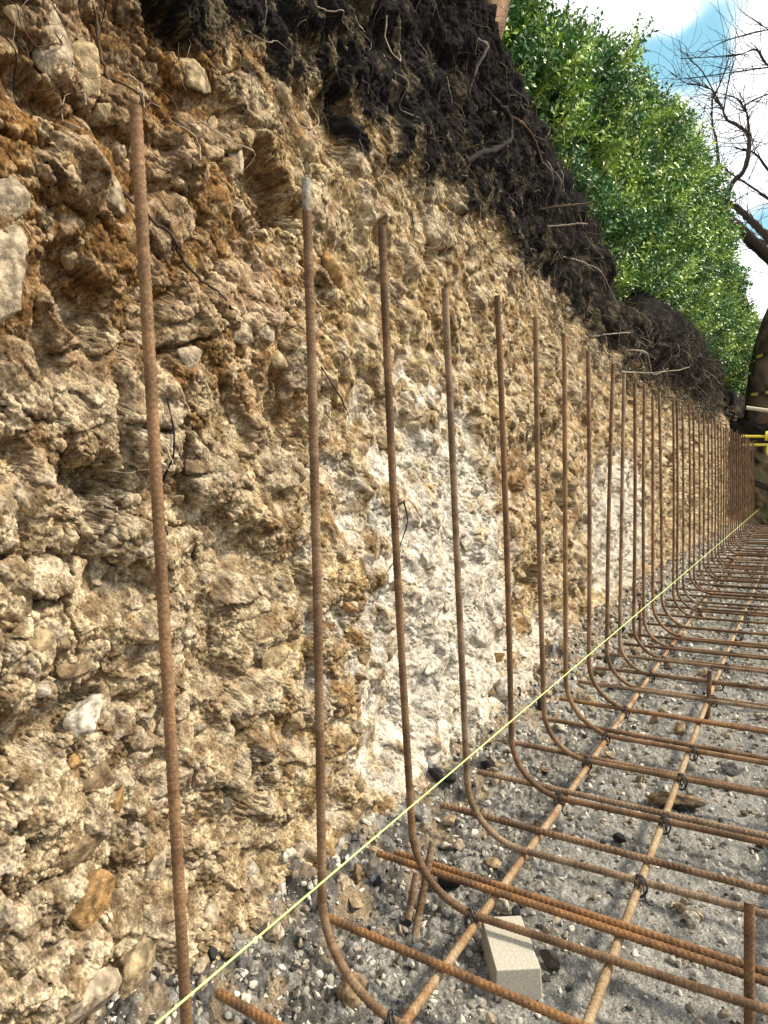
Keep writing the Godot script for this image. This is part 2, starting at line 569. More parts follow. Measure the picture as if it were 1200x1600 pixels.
func build_wall_stones() -> void:
	# the larger stones seen in the face: along, up, half sizes along and up, stuff
	var seen := [[0.475, 1.075, 0.05, 0.075, "pale"], [0.50, 1.165, 0.035, 0.03, "pale"], [0.46, 1.22, 0.05, 0.085, "ochre"], [0.885, 1.515, 0.04, 0.033, "cream"], [0.935, 1.455, 0.018, 0.02, "cream"],
		[0.975, 1.40, 0.018, 0.03, "pale"], [1.02, 0.475, 0.04, 0.035, "cream"], [0.595, 0.485, 0.036, 0.035, "white"], [1.08, 0.345, 0.028, 0.022, "cream"], [0.585, 0.245, 0.05, 0.05, "ochre"],
		[0.58, 0.33, 0.045, 0.028, "brown"], [0.61, 0.405, 0.035, 0.02, "brown"], [0.66, 0.56, 0.03, 0.03, "cream"], [0.575, 0.575, 0.03, 0.02, "brown"], [0.52, 0.62, 0.03, 0.035, "cream"],
		[0.49, 0.69, 0.035, 0.05, "cream"], [0.515, 0.565, 0.012, 0.012, "white"], [0.82, 1.03, 0.025, 0.02, "pale"], [0.60, 1.235, 0.008, 0.017, "cream"], [0.64, 1.29, 0.03, 0.025, "cream"],
		[0.70, 1.25, 0.025, 0.03, "pale"], [0.60, 1.41, 0.032, 0.045, "pale"], [0.66, 1.40, 0.03, 0.04, "cream"], [0.86, 1.13, 0.035, 0.02, "cream"], [0.95, 1.09, 0.03, 0.022, "pale"],
		[1.03, 1.10, 0.03, 0.022, "pale"], [1.08, 1.06, 0.03, 0.03, "cream"], [0.76, 0.42, 0.02, 0.03, "pale"], [0.72, 0.22, 0.022, 0.024, "pale"], [0.56, 0.14, 0.06, 0.04, "pale"],
		[0.66, 0.10, 0.05, 0.05, "cream"], [0.80, 0.10, 0.03, 0.03, "pale"], [0.93, 0.10, 0.028, 0.022, "white"], [1.13, 1.60, 0.03, 0.035, "cream"], [1.21, 1.52, 0.03, 0.03, "cream"],
		[1.30, 1.28, 0.04, 0.05, "ochre"], [1.33, 0.78, 0.02, 0.014, "white"], [1.40, 0.72, 0.03, 0.03, "white"], [1.56, 0.86, 0.04, 0.03, "white"], [1.50, 0.92, 0.03, 0.03, "cream"],
		[1.25, 0.37, 0.018, 0.03, "cream"], [1.44, 0.35, 0.03, 0.02, "white"], [1.45, 0.26, 0.025, 0.025, "pale"], [1.37, 0.245, 0.02, 0.02, "pale"], [1.25, 0.28, 0.02, 0.02, "pale"],
		[1.52, 0.40, 0.045, 0.03, "white"], [1.66, 0.30, 0.04, 0.03, "white"], [1.8, 0.45, 0.05, 0.03, "white"], [2.0, 0.32, 0.06, 0.04, "white"], [2.05, 0.15, 0.07, 0.045, "white"],
		[2.18, 0.10, 0.08, 0.06, "white"], [1.95, 0.62, 0.05, 0.035, "white"], [1.74, 0.70, 0.04, 0.03, "white"], [1.60, 1.06, 0.03, 0.025, "cream"], [1.72, 0.98, 0.03, 0.03, "cream"],
		[2.35, 0.72, 0.05, 0.035, "ochre"], [2.5, 0.82, 0.05, 0.04, "ochre"], [2.45, 0.62, 0.04, 0.03, "cream"], [2.7, 0.55, 0.06, 0.05, "cream"], [1.17, 1.44, 0.02, 0.02, "cream"], [0.76, 1.12, 0.04, 0.022, "pale"]]
	var r := RandomNumberGenerator.new()
	r.seed = 41
	for e in seen:
		var p := wall_point(e[0], e[1])
		var o := part("stone", rocks[r.randi() % rocks.size()], M["stone_" + e[4]], bank)
		var depth := minf(e[2], e[3]) * 0.85
		o.transform = Transform3D(Basis.from_scale(Vector3(depth, e[3] * 1.3, e[2] * 1.3)) * Basis.from_euler(Vector3(r.randf() * TAU, r.randf() * TAU, r.randf() * TAU)), p + Vector3(-depth * 0.12, 0, 0))
	# smaller ones all over the face
	var kinds := ["cream", "pale", "ochre", "cream", "brown", "pale"]
	var left_n := 235
	while left_n > 0:
		var z := 0.42 + 3.4 * pow(r.randf(), 1.7)
		var s := r.randf_range(0.02, 1.75)
		if s > table(Y_DARK, z) - 0.02 and r.randf() < 0.75: continue
		var size := (0.008 + 0.022 * pow(r.randf(), 2.2)) * (0.8 + 0.35 * z)
		var w := pow((z - 1.8) / 0.5, 2.0) + pow((s - 0.4) / 0.55, 2.0) < 1.1
		var k: String = "white" if w and r.randf() < 0.75 else kinds[r.randi() % 6]
		var o := part("stone", rocks[r.randi() % rocks.size()], M["stone_" + k], bank)
		o.transform = Transform3D(turned(r, Vector3(size * r.randf_range(0.9, 1.5), size * r.randf_range(0.6, 1.0), size)), wall_point(z, s) + Vector3(-size * 0.3, 0, 0))
		left_n -= 1

# ---------------------------------------------------------------- roots
func wall_root(path: Array, r0: float, r1: float, col: Color, lift: float, sag: float, r: RandomNumberGenerator, called := "root") -> void:
	var pts := PackedVector3Array()
	var m := path.size()
	for i in m:
		var p := wall_point(path[i][0], path[i][1])
		var t := float(i) / (m - 1)
		var out := lift * sin(PI * t) + r0 * 0.6
		if path[i].size() > 2: out += path[i][2]
		pts.append(p + Vector3(out, -sag * t * t, 0))
	var sp := smooth_path(pts, 5)
	for i in sp.size():
		sp[i] += Vector3(r.randfn(), r.randfn(), r.randfn()) * minf(r0, 0.003) * 0.4
	var a := Arr.new()
	var rad := taper(sp.size(), r0, r1)
	for i in rad.size(): rad[i] *= 1.0 + 0.25 * r.randfn()
	tube(a, sp, rad, 6, flat_cols(sp.size(), col))
	part(called, a.mesh(), M.root, bank)

func build_roots() -> void:
	var r := RandomNumberGenerator.new()
	r.seed = 9
	var black := Color(0.02, 0.017, 0.016)
	var grey := Color(0.20, 0.17, 0.14)
	var brown := Color(0.085, 0.055, 0.038)
	var light := Color(0.36, 0.30, 0.22)
	wall_root([[2.25, 2.13], [2.33, 2.10], [2.38, 2.07], [2.38, 2.02], [2.32, 1.96], [2.21, 1.89], [2.10, 1.84], [2.03, 1.79]], 0.007, 0.009, black, 0.06, 0.0, r)
	wall_root([[2.39, 2.11], [2.52, 2.16], [2.64, 2.18], [2.74, 2.18], [2.82, 2.16], [2.93, 2.13]], 0.008, 0.004, brown, 0.04, 0.0, r)
	wall_root([[2.12, 2.20], [2.14, 2.18], [2.14, 2.12], [2.16, 2.07]], 0.005, 0.003, grey, 0.03, 0.0, r)
	wall_root([[1.55, 1.97], [1.57, 1.92], [1.60, 1.88], [1.63, 1.93]], 0.002, 0.0012, light, 0.02, 0.0, r)
	wall_root([[1.42, 1.94], [1.46, 1.91], [1.51, 1.92]], 0.002, 0.001, light, 0.02, 0.0, r)
	wall_root([[0.72, 1.26], [0.76, 1.23], [0.79, 1.21], [0.82, 1.19], [0.86, 1.16], [0.88, 1.14], [0.92, 1.12]], 0.003, 0.0018, Color(0.05, 0.035, 0.03), 0.012, 0.0, r)
	wall_root([[0.70, 1.56], [0.70, 1.50], [0.70, 1.46], [0.71, 1.42]], 0.004, 0.003, brown, 0.012, 0.0, r)
	wall_root([[0.71, 1.44], [0.74, 1.41], [0.75, 1.37], [0.75, 1.33]], 0.0022, 0.0014, brown, 0.012, 0.0, r)
	wall_root([[0.755, 1.46], [0.765, 1.44], [0.77, 1.40]], 0.0016, 0.0012, light, 0.02, 0.0, r)
	wall_root([[0.84, 1.42], [0.85, 1.39], [0.84, 1.35]], 0.0014, 0.0009, light, 0.02, 0.0, r)
	wall_root([[1.19, 1.06], [1.22, 1.02], [1.30, 0.97], [1.34, 0.97]], 0.0022, 0.0012, brown, 0.02, 0.0, r)
	wall_root([[0.77, 0.96], [0.76, 0.88], [0.765, 0.80], [0.76, 0.74]], 0.0018, 0.001, black, 0.008, 0.0, r)
	wall_root([[1.49, 0.86], [1.50, 0.74], [1.47, 0.63], [1.42, 0.60]], 0.0018, 0.001, black, 0.02, 0.0, r)
	wall_root([[2.95, 2.2], [3.05, 2.15], [3.08, 2.09], [3.2, 2.01]], 0.005, 0.002, grey, 0.05, 0.0, r)
	wall_root([[3.03, 1.98, 0.0], [3.1, 2.0, 0.08], [3.17, 2.02, 0.12], [3.25, 2.04, 0.15]], 0.005, 0.003, brown, 0.0, 0.0, r)
	wall_root([[3.08, 1.92, 0.0], [3.2, 1.95, 0.08], [3.25, 1.96, 0.1], [3.3, 1.97, 0.13]], 0.004, 0.003, grey, 0.0, 0.0, r)
	wall_root([[3.35, 1.86, 0.0], [3.55, 1.87, 0.06], [3.7, 1.85, 0.1], [3.95, 1.8, 0.1], [4.1, 1.76, 0.1]], 0.004, 0.002, grey, 0.0, 0.0, r)
	wall_root([[4.65, 1.60, 0.03], [4.85, 1.60, 0.06], [5.32, 1.52, 0.08], [5.87, 1.63, 0.06]], 0.007, 0.003, grey, 0.0, 0.0, r)
	wall_root([[4.36, 1.43, 0.03], [5.07, 1.50, 0.08], [5.87, 1.61, 0.1], [6.4, 1.70, 0.12]], 0.006, 0.003, grey, 0.0, 0.0, r)
	wall_root([[3.96, 1.58, 0.02], [4.2, 1.63, 0.05], [4.5, 1.68, 0.04]], 0.005, 0.003, grey, 0.0, 0.0, r)
	# many more, wandering down the humus
	for k in 215:
		var z := 0.5 + 8.5 * pow(r.randf(), 1.6)
		var yd := table(Y_DARK, z)
		var s := r.randf_range(yd - 0.1, table(Y_TOP, z) + 0.05)
		if k % 6 == 0 and z < 2.5: s = r.randf_range(0.5, yd)
		var path := []
		var dir := r.randf_range(-1.2, 1.2)
		var step := r.randf_range(0.02, 0.05) * (0.8 + 0.2 * z)
		for i in r.randi_range(4, 8):
			path.append([z, s])
			z += sin(dir) * step
			s -= cos(dir) * step
			dir += r.randfn() * 0.6
		var c: Color = [black, grey, brown, light, brown, black][r.randi() % 6]
		wall_root(path, r.randf_range(0.0007, 0.0016) * (0.8 + 0.22 * z), 0.0005, c, r.randf_range(0.0, 0.05), r.randf_range(0.0, 0.02), r)
	# the finest hairs, beyond counting
	var a := Arr.new()
	for k in 9500:
		var z := 0.5 + 9.5 * pow(r.randf(), 1.35)
		var yd := table(Y_DARK, z)
		var s := r.randf_range(yd - 0.12, table(Y_TOP, z) + 0.15)
		var p := wall_point(z, s)
		var pts := PackedVector3Array([p])
		var d := Vector3(r.randf_range(0.1, 0.9), r.randf_range(-1.2, 0.2), r.randfn() * 0.7).normalized()
		var step := r.randf_range(0.006, 0.016) * (0.7 + 0.3 * z)
		for i in 5:
			p += d * step
			d = (d + Vector3(r.randfn() * 0.35 - 0.12, r.randfn() * 0.35 - 0.15, r.randfn() * 0.35)).normalized()
			pts.append(p)
		var g := r.randf()
		var c := black.lerp(grey, g * 0.08) if g < 0.86 else brown.lerp(light, r.randf())
		tube(a, pts, taper(6, 0.00045 * (0.8 + 0.4 * z), 0.00025 * (0.8 + 0.4 * z)), 3, flat_cols(6, c), false)
	var o := part("root_hairs", a.mesh(), M.root, bank)
	tag(o, "", "", "", "stuff")

# ---------------------------------------------------------------- floor
func floor_y(x: float, z: float) -> float:
	var toe := sst(-0.52, -0.92, x + 0.06 * n_big.get_noise_2d(z, 3.0))
	toe *= toe
	return 0.014 * n_big.get_noise_2d(x + 50.0, z) + 0.007 * n_mid.get_noise_2d(x + 20.0, z) + toe * (0.075 + 0.06 * n_mid.get_noise_2d(z * 0.6, 7.0)) + 0.0035 * n_ridge.get_noise_2d(x, z)

func build_floor() -> void:
	var a := Arr.new()
	var zs := PackedFloat32Array()
	var z := 0.45
	while z < 13.5:
		zs.append(z)
		z *= 1.0055
	var xs := joined([spaced(-1.15, 0.25, 0.0042, 0.0042), spaced(0.27, 1.3, 0.02, 0.05)])
	var nx := xs.size()
	var nzz := zs.size()
	a.v.resize(nx * nzz)
	a.n.resize(nx * nzz)
	a.c.resize(nx * nzz)
	for i in nzz:
		for j in nx:
			var x := xs[j]
			var zz := zs[i]
			var e := c3d.get_noise_2d(x * 0.9, zz * 0.9) + 1.0
			var v := c3v.get_noise_2d(x * 0.9, zz * 0.9)
			var fine := n_fine.get_noise_2d(x + 9.0, zz)
			var t := n_tint.get_noise_2d(x * 2.0 + 17.0, zz * 2.0)
			var mid := n_mid.get_noise_2d(x + 20.0, zz)
			var y := floor_y(x, zz)
			var loose := sst(-0.2, -0.75, x + 0.25 * t)
			y += (0.002 + 0.007 * loose) * sst(0.0, 0.5, e) * (0.5 + 0.5 * v) + 0.0034 * fine + 0.009 * facet(x, zz, 0.03, 3000) * (0.3 + 0.7 * loose)
			var c := Color(0.325, 0.315, 0.29).lerp(Color(0.19, 0.188, 0.178), sst(-0.05, 0.65, t + 0.4 * mid))
			c = c.lerp(Color(0.50, 0.475, 0.42), 0.5 * sst(0.3, 0.8, v) * (0.3 + 0.7 * loose))
			c = c.lerp(Color(0.06, 0.052, 0.045), 0.8 * sst(0.35, 0.75, -v + 0.8 * mid) * loose)
			# black soil trodden in at the foot of the face
			c = c.lerp(Color(0.065, 0.058, 0.052), 0.75 * sst(-0.50, -0.68, x + 0.4 * mid + 0.12 * t) * sst(0.0, 0.35, 0.25 + t + 0.4 * v) * sst(2.6, 1.6, zz))
			# earth fallen from the face
			c = c.lerp(Color(0.36, 0.27, 0.17), 0.8 * sst(-0.76, -0.88, x + 0.35 * mid + 0.1 * t + 0.06 * fine))
			var sp := maxf(0.2, 1.0 + 0.6 * fine + 0.15 * v)
			var k := i * nx + j
			a.v[k] = Vector3(x, y, -zz)
			a.c[k] = Color(c.r * sp, c.g * sp, c.b * sp)
	for i in nzz:
		for j in nx:
			var du := a.v[i * nx + mini(j + 1, nx - 1)] - a.v[i * nx + maxi(j - 1, 0)]
			var dv := a.v[maxi(i - 1, 0) * nx + j] - a.v[mini(i + 1, nzz - 1) * nx + j]
			a.n[i * nx + j] = dv.cross(du).normalized()
	var ix := PackedInt32Array()
	ix.resize((nx - 1) * (nzz - 1) * 6)
	var q := 0
	for i in nzz - 1:
		for j in nx - 1:
			var k := i * nx + j
			ix[q] = k; ix[q + 1] = k + nx; ix[q + 2] = k + 1
			ix[q + 3] = k + 1; ix[q + 4] = k + nx; ix[q + 5] = k + nx + 1
			q += 6
	a.i = ix
	if a.n[nx].y < 0.0:
		for k in a.n.size(): a.n[k] = -a.n[k]
	var o := part("trench_floor", a.mesh(), M.ground, self)
	tag(o, "grey gravelly earth floor of the trench under the rebar mat", "ground", "", "structure")
	# the land around, out to the horizon
	var pm := PlaneMesh.new()
	pm.size = Vector2(700, 700)
	var g := part("ground", pm, M.land, self, Vector3(0, -0.05, 0))
	tag(g, "bare grey earth around the trench", "ground", "", "structure")
	# gravel too small to count
	var r := RandomNumberGenerator.new()
	r.seed = 23
	for kind in 3:
		var mm := MultiMesh.new()
		mm.transform_format = MultiMesh.TRANSFORM_3D
		mm.use_colors = true
		mm.mesh = pebbles[kind]
		var n := 9000
		mm.instance_count = n
		for k in n:
			var zz := 0.5 + 7.5 * pow(r.randf(), 2.1)
			var x := -0.95 + 1.25 * pow(r.randf(), 1.9)
			var sz := (0.0018 + 0.0085 * pow(r.randf(), 2.6)) * (0.85 + 0.2 * zz)
			mm.set_instance_transform(k, Transform3D(turned(r, Vector3(sz * r.randf_range(0.9, 1.5), sz * r.randf_range(0.4, 0.8), sz)), Vector3(x, floor_y(x, zz) + sz * 0.3, -zz)))
			var t := r.randf()
			var c := Color(0.27, 0.25, 0.21).lerp(Color(0.62, 0.59, 0.52), pow(r.randf(), 1.6))
			if t < 0.3: c = Color(0.22, 0.20, 0.17).lerp(Color(0.30, 0.25, 0.18), r.randf())
			elif t < 0.40: c = Color(0.05, 0.046, 0.044)
			mm.set_instance_color(k, c)
		var mi := MultiMeshInstance3D.new()
		mi.name = numbered("gravel")
		mi.multimesh = mm
		mi.material_override = M.gravel
		add_child(mi)
		tag(mi, ["fine angular gravel strewn over the trench floor", "fine rounded gravel strewn over the trench floor", "fine broken gravel and grit on the trench floor"][kind], "gravel", "", "stuff")

func loose(called: String, label: String, category: String, m: Material, x: float, z: float, size: Vector3, turn: Vector3, which: int, group := "") -> void:
	var o := part(called, rocks[which % rocks.size()], m, self)
	o.transform = Transform3D(Basis.from_euler(turn) * Basis.from_scale(size), Vector3(x, floor_y(x, z) + size.y * 0.48 + 0.004, -z))
	tag(o, label, category, group)

func build_loose_stones() -> void:
	loose("stone", "white angular stone under the yellow string beside the third bent bar", "stone", M.stone_white, -0.735, 1.155, Vector3(0.036, 0.034, 0.03), Vector3(0.3, 0.8, 0.2), 1)
	loose("soil_clod", "black crumbly clod behind the doubled straight bars", "clod", M.clod, -0.60, 1.215, Vector3(0.042, 0.028, 0.032), Vector3(0.1, 0.5, 0.1), 2)
	loose("soil_clod", "dark clod leaning on the right side of the concrete block", "clod", M.clod_brown, -0.352, 1.085, Vector3(0.02, 0.032, 0.028), Vector3(0.2, 0.9, 0.2), 3)
	loose("soil_clod", "small black lump in front of the concrete block's far end", "clod", M.clod, -0.455, 1.19, Vector3(0.015, 0.013, 0.014), Vector3(0.2, 0.3, 0.2), 4)
	loose("soil_clod", "round jet black lump between the two long bars", "clod", M.clod, -0.345, 1.535, Vector3(0.022, 0.019, 0.019), Vector3(0, 0, 0), 0)
	loose("stone", "white flat stone standing behind the concrete block", "stone", M.stone_white, -0.478, 1.185, Vector3(0.024, 0.03, 0.016), Vector3(0.2, 0.4, 0.1), 3)
	loose("stone", "large flat grey brown slab of stone at right among the bars", "stone", M.stone_brown, -0.265, 1.80, Vector3(0.11, 0.022, 0.055), Vector3(0, 0.35, 0), 2)
	loose("stone", "grey lump of stone near the right edge above the flat slab", "stone", M.stone_grey, -0.165, 2.06, Vector3(0.046, 0.03, 0.034), Vector3(0, 0.6, 0), 5)
	loose("stone", "pale squarish stone resting behind the doubled bars", "stone", M.stone_cream, -0.555, 1.32, Vector3(0.032, 0.014, 0.02), Vector3(0.1, 0.2, 0.0), 6)
	loose("stone", "big brown clod of stone at bottom left below the string", "stone", M.stone_brown, -0.60, 0.86, Vector3(0.04, 0.022, 0.034), Vector3(0.1, 1.2, 0.1), 1)
	loose("stone", "blue grey chip of slate beside the white stone by the string", "stone", M.stone_slate, -0.725, 1.13, Vector3(0.013, 0.018, 0.011), Vector3(0.3, 0.2, 0.5), 4)
	loose("stone", "small orange stone left of the third bent bar", "stone", M.stone_ochre, -0.755, 1.125, Vector3(0.015, 0.014, 0.013), Vector3(0.3, 0.7, 0.5), 2)
	loose("stone", "flat mossy stone beyond the fifth bent bar's bend", "stone", M.stone_brown, -0.615, 1.83, Vector3(0.05, 0.008, 0.018), Vector3(0.1, -0.5, 0.1), 2)
	var r := RandomNumberGenerator.new()
	r.seed = 31
	for k in 46:
		var z := 0.85 + 3.0 * pow(r.randf(), 1.3)
		var x := r.randf_range(-0.86, -0.66)
		var s := r.randf_range(0.012, 0.026) * (0.85 + 0.15 * z)
		var e: Array = [["stone_pale", "stone", "pale stone fallen at the foot of the earth face"], ["stone_white", "stone", "white chalk lump fallen at the foot of the earth face"], ["clod", "soil_clod", "dark clod fallen at the foot of the earth face"], ["stone_cream", "stone", "cream stone fallen at the foot of the earth face"]][r.randi() % 4]
		loose(e[1], e[2], "clod" if e[1] == "soil_clod" else "stone", M[e[0]], x, z, Vector3(s * 1.3, s * 0.75, s), Vector3(r.randf(), r.randf() * TAU, r.randf()), r.randi(), e[2].replace("fallen", "lying"))
	var kinds := [["stone_pale", "small pale grey stone loose on the trench floor", "pale loose stones"], ["stone_white", "small white stone loose on the trench floor", "white loose stones"], ["stone_cream", "small cream stone loose on the trench floor", "cream loose stones"], ["stone_grey", "small dark grey stone loose on the trench floor", "dark grey loose stones"], ["clod", "small black lump loose on the trench floor", "black loose lumps"], ["stone_brown", "small brown stone loose on the trench floor", "brown loose stones"]]
	for k in 260:
		var z := 0.72 + 3.6 * pow(r.randf(), 1.5)
		var x := -0.86 + 0.95 * pow(r.randf(), 2.5)
		var s := (0.006 + 0.016 * pow(r.randf(), 2.4)) * (0.8 + 0.25 * z)
		var e: Array = kinds[[0, 0, 1, 0, 2, 3, 4, 5, 0, 1][r.randi() % 10]]
		loose("soil_clod" if e[0] == "clod" else "stone", e[1], "clod" if e[0] == "clod" else "stone", M[e[0]], x, z, Vector3(s * r.randf_range(0.9, 1.5), s * r.randf_range(0.6, 1.0), s), Vector3(r.randf(), r.randf() * TAU, r.randf()), r.randi(), e[2])

# ---------------------------------------------------------------- rebar
const BAR_R := 0.0067

# a ribbed bar along a path sampled closely; colours vary along it
func rebar(path: PackedVector3Array, radius: float, segs: int, ribs: bool, tone: Color, tone2: Color, seed_: int, rib_h := 0.0013, pitch := 0.0098, splash := 0.0) -> ArrayMesh:
	var a := Arr.new()
	var m := path.size()
	var n := n_tint
	var t := (path[1] - path[0]).normalized()
	var u := t.cross(Vector3(0.1, 0.2, 1.0)).normalized()
	var along := 0.0
	for k in m:
		if k > 0:
			along += path[k].distance_to(path[k - 1])
			var t2 := (path[mini(k + 1, m - 1)] - path[k - 1]).normalized()
			u = (u - t2 * u.dot(t2)).normalized()
			t = t2
		var w := t.cross(u)
		var mixv := sst(-0.45, 0.45, n.get_noise_2d(along * 3.0 + seed_ * 7.3, 0.0) + 0.5 * n_fine.get_noise_2d(along * 0.4, seed_))
		for j in segs:
			var ang := TAU * j / segs
			var d := u * cos(ang) + w * sin(ang)
			var h := 0.0
			if ribs:
				var lug := sin(ang)
				var ph := along / pitch + (0.55 * cos(ang) if lug > 0 else -0.55 * cos(ang) + 0.5)
				var rp := 0.5 + 0.5 * cos(TAU * ph)
				h = maxf(rp * rp * rp * minf(1.0, absf(lug) * 2.2), 0.9 if absf(lug) < 0.2 else 0.0) * rib_h
			a.v.append(path[k] + d * (radius - 0.0004 + h))
			a.n.append(d)
			var sp := 1.0 + 0.5 * n_fine.get_noise_2d(along + seed_ * 3.0, ang * 0.012)
			var c := tone.lerp(tone2, mixv)
			# dried cement on the top of the bar
			if along < splash: c = c.lerp(Color(0.42, 0.42, 0.35), 0.85 * sst(-0.5, 0.0, (splash - along) / splash - 0.4 + n_fine.get_noise_2d(along * 0.5, ang * 0.02)))
			# rib crests are rubbed a little paler
			var rub := 1.0 + 220.0 * h
			a.c.append(Color(c.r * sp * rub, c.g * sp * rub, c.b * sp * rub))
		if k > 0:
			var b := (k - 1) * segs
			for j in segs:
				var j2 := (j + 1) % segs
				a.i.append_array(PackedInt32Array([b + j, b + segs + j, b + j2, b + j2, b + segs + j, b + segs + j2]))
	# true normals of the ribbed skin
	if ribs:
		for k in m:
			for j in segs:
				var du := a.v[k * segs + (j + 1) % segs] - a.v[k * segs + (j + segs - 1) % segs]
				var dv := a.v[mini(k + 1, m - 1) * segs + j] - a.v[maxi(k - 1, 0) * segs + j]
				var nn := du.cross(dv).normalized()
				if nn.dot(a.n[k * segs + j]) < 0.0: nn = -nn
				a.n[k * segs + j] = nn
	for e in 2:
		var k2 := 0 if e == 0 else m - 1
		var b2 := a.v.size()
		var nn: Vector3 = (path[0] - path[1]).normalized() if e == 0 else (path[m - 1] - path[m - 2]).normalized()
		for j in segs:
			a.v.append(a.v[k2 * segs + j])
			a.n.append(nn)
			a.c.append(Color(0.24, 0.20, 0.17))
		for j in range(1, segs - 1):
			a.i.append_array(PackedInt32Array([b2, b2 + j, b2 + j + 1] if e == 0 else [b2, b2 + j + 1, b2 + j]))
	return a.mesh()

func l_path(top: float, reach: float, bend: float, step: float, lean_x: float, lean_z: float, bow: float) -> PackedVector3Array:
	# from the top down, round the bend, out along +x; the origin lies under the upright at mat level
	var o := PackedVector3Array()
	var y := top
	while y > bend:
		var t := (y - bend) / (top - bend)
		o.append(Vector3(lean_x * t + bow * sin(PI * t), y, lean_z * t))
		y -= step
	var steps := int(bend * PI / 2 / step)
	for k in steps:
		var a := (float(k) / steps) * PI / 2
		o.append(Vector3(bend - bend * cos(a), bend - bend * sin(a), 0))
	var x := bend
	while x < reach:
		o.append(Vector3(x, 0, -lean_z * 0.15 * (x - bend)))
		x += step
	return o

func straight_path(a: Vector3, b: Vector3, step: float, sag := 0.0) -> PackedVector3Array:
	var o := PackedVector3Array()
	var n := int(a.distance_to(b) / step)
	for k in n + 1:
		var t := float(k) / n
		o.append(a.lerp(b, t) + Vector3(0, -sag * sin(PI * t), 0))
	return o

const ORD := ["first", "second", "third", "fourth", "fifth", "sixth", "seventh", "eighth", "ninth", "tenth", "eleventh", "twelfth", "thirteenth", "fourteenth", "fifteenth", "sixteenth", "seventeenth", "eighteenth", "nineteenth"]
const TENS := ["", "", "twent", "thirt", "fort", "fift"]

func ordinal(k: int) -> String:
	if k < 20: return ORD[k - 1]
	if k % 10 == 0: return TENS[k / 10] + "ieth"
	return TENS[k / 10] + "y " + ORD[k % 10 - 1]

var wire_mesh: ArrayMesh

func tie_mesh() -> ArrayMesh:
	# a few turns of black wire round two crossing bars, with a twisted tail
	var a := Arr.new()
	var c := Color(0.018, 0.018, 0.024)
	for e in 4:
		var pts := PackedVector3Array()
		var off := (e - 1.5) * 0.0032
		for k in 17:
			var an := TAU * k / 16
			var p := Vector3(off + 0.004 * sin(an * 2.0 + e), -0.0075 + 0.0195 * sin(an), 0.0112 * cos(an))
			if e % 2 == 1: p = Vector3(0.0112 * cos(an), -0.0075 + 0.0195 * sin(an), off + 0.004 * sin(an * 2.0))
			pts.append(p)
		tube(a, pts, taper(17, 0.0014, 0.0014), 5, flat_cols(17, c), false)
	var tail := PackedVector3Array([Vector3(0.006, -0.02, 0.008), Vector3(0.009, -0.028, 0.013), Vector3(0.015, -0.031, 0.017), Vector3(0.022, -0.028, 0.018)])
	tube(a, tail, taper(4, 0.0022, 0.001), 5, flat_cols(4, c))
	return a.mesh()

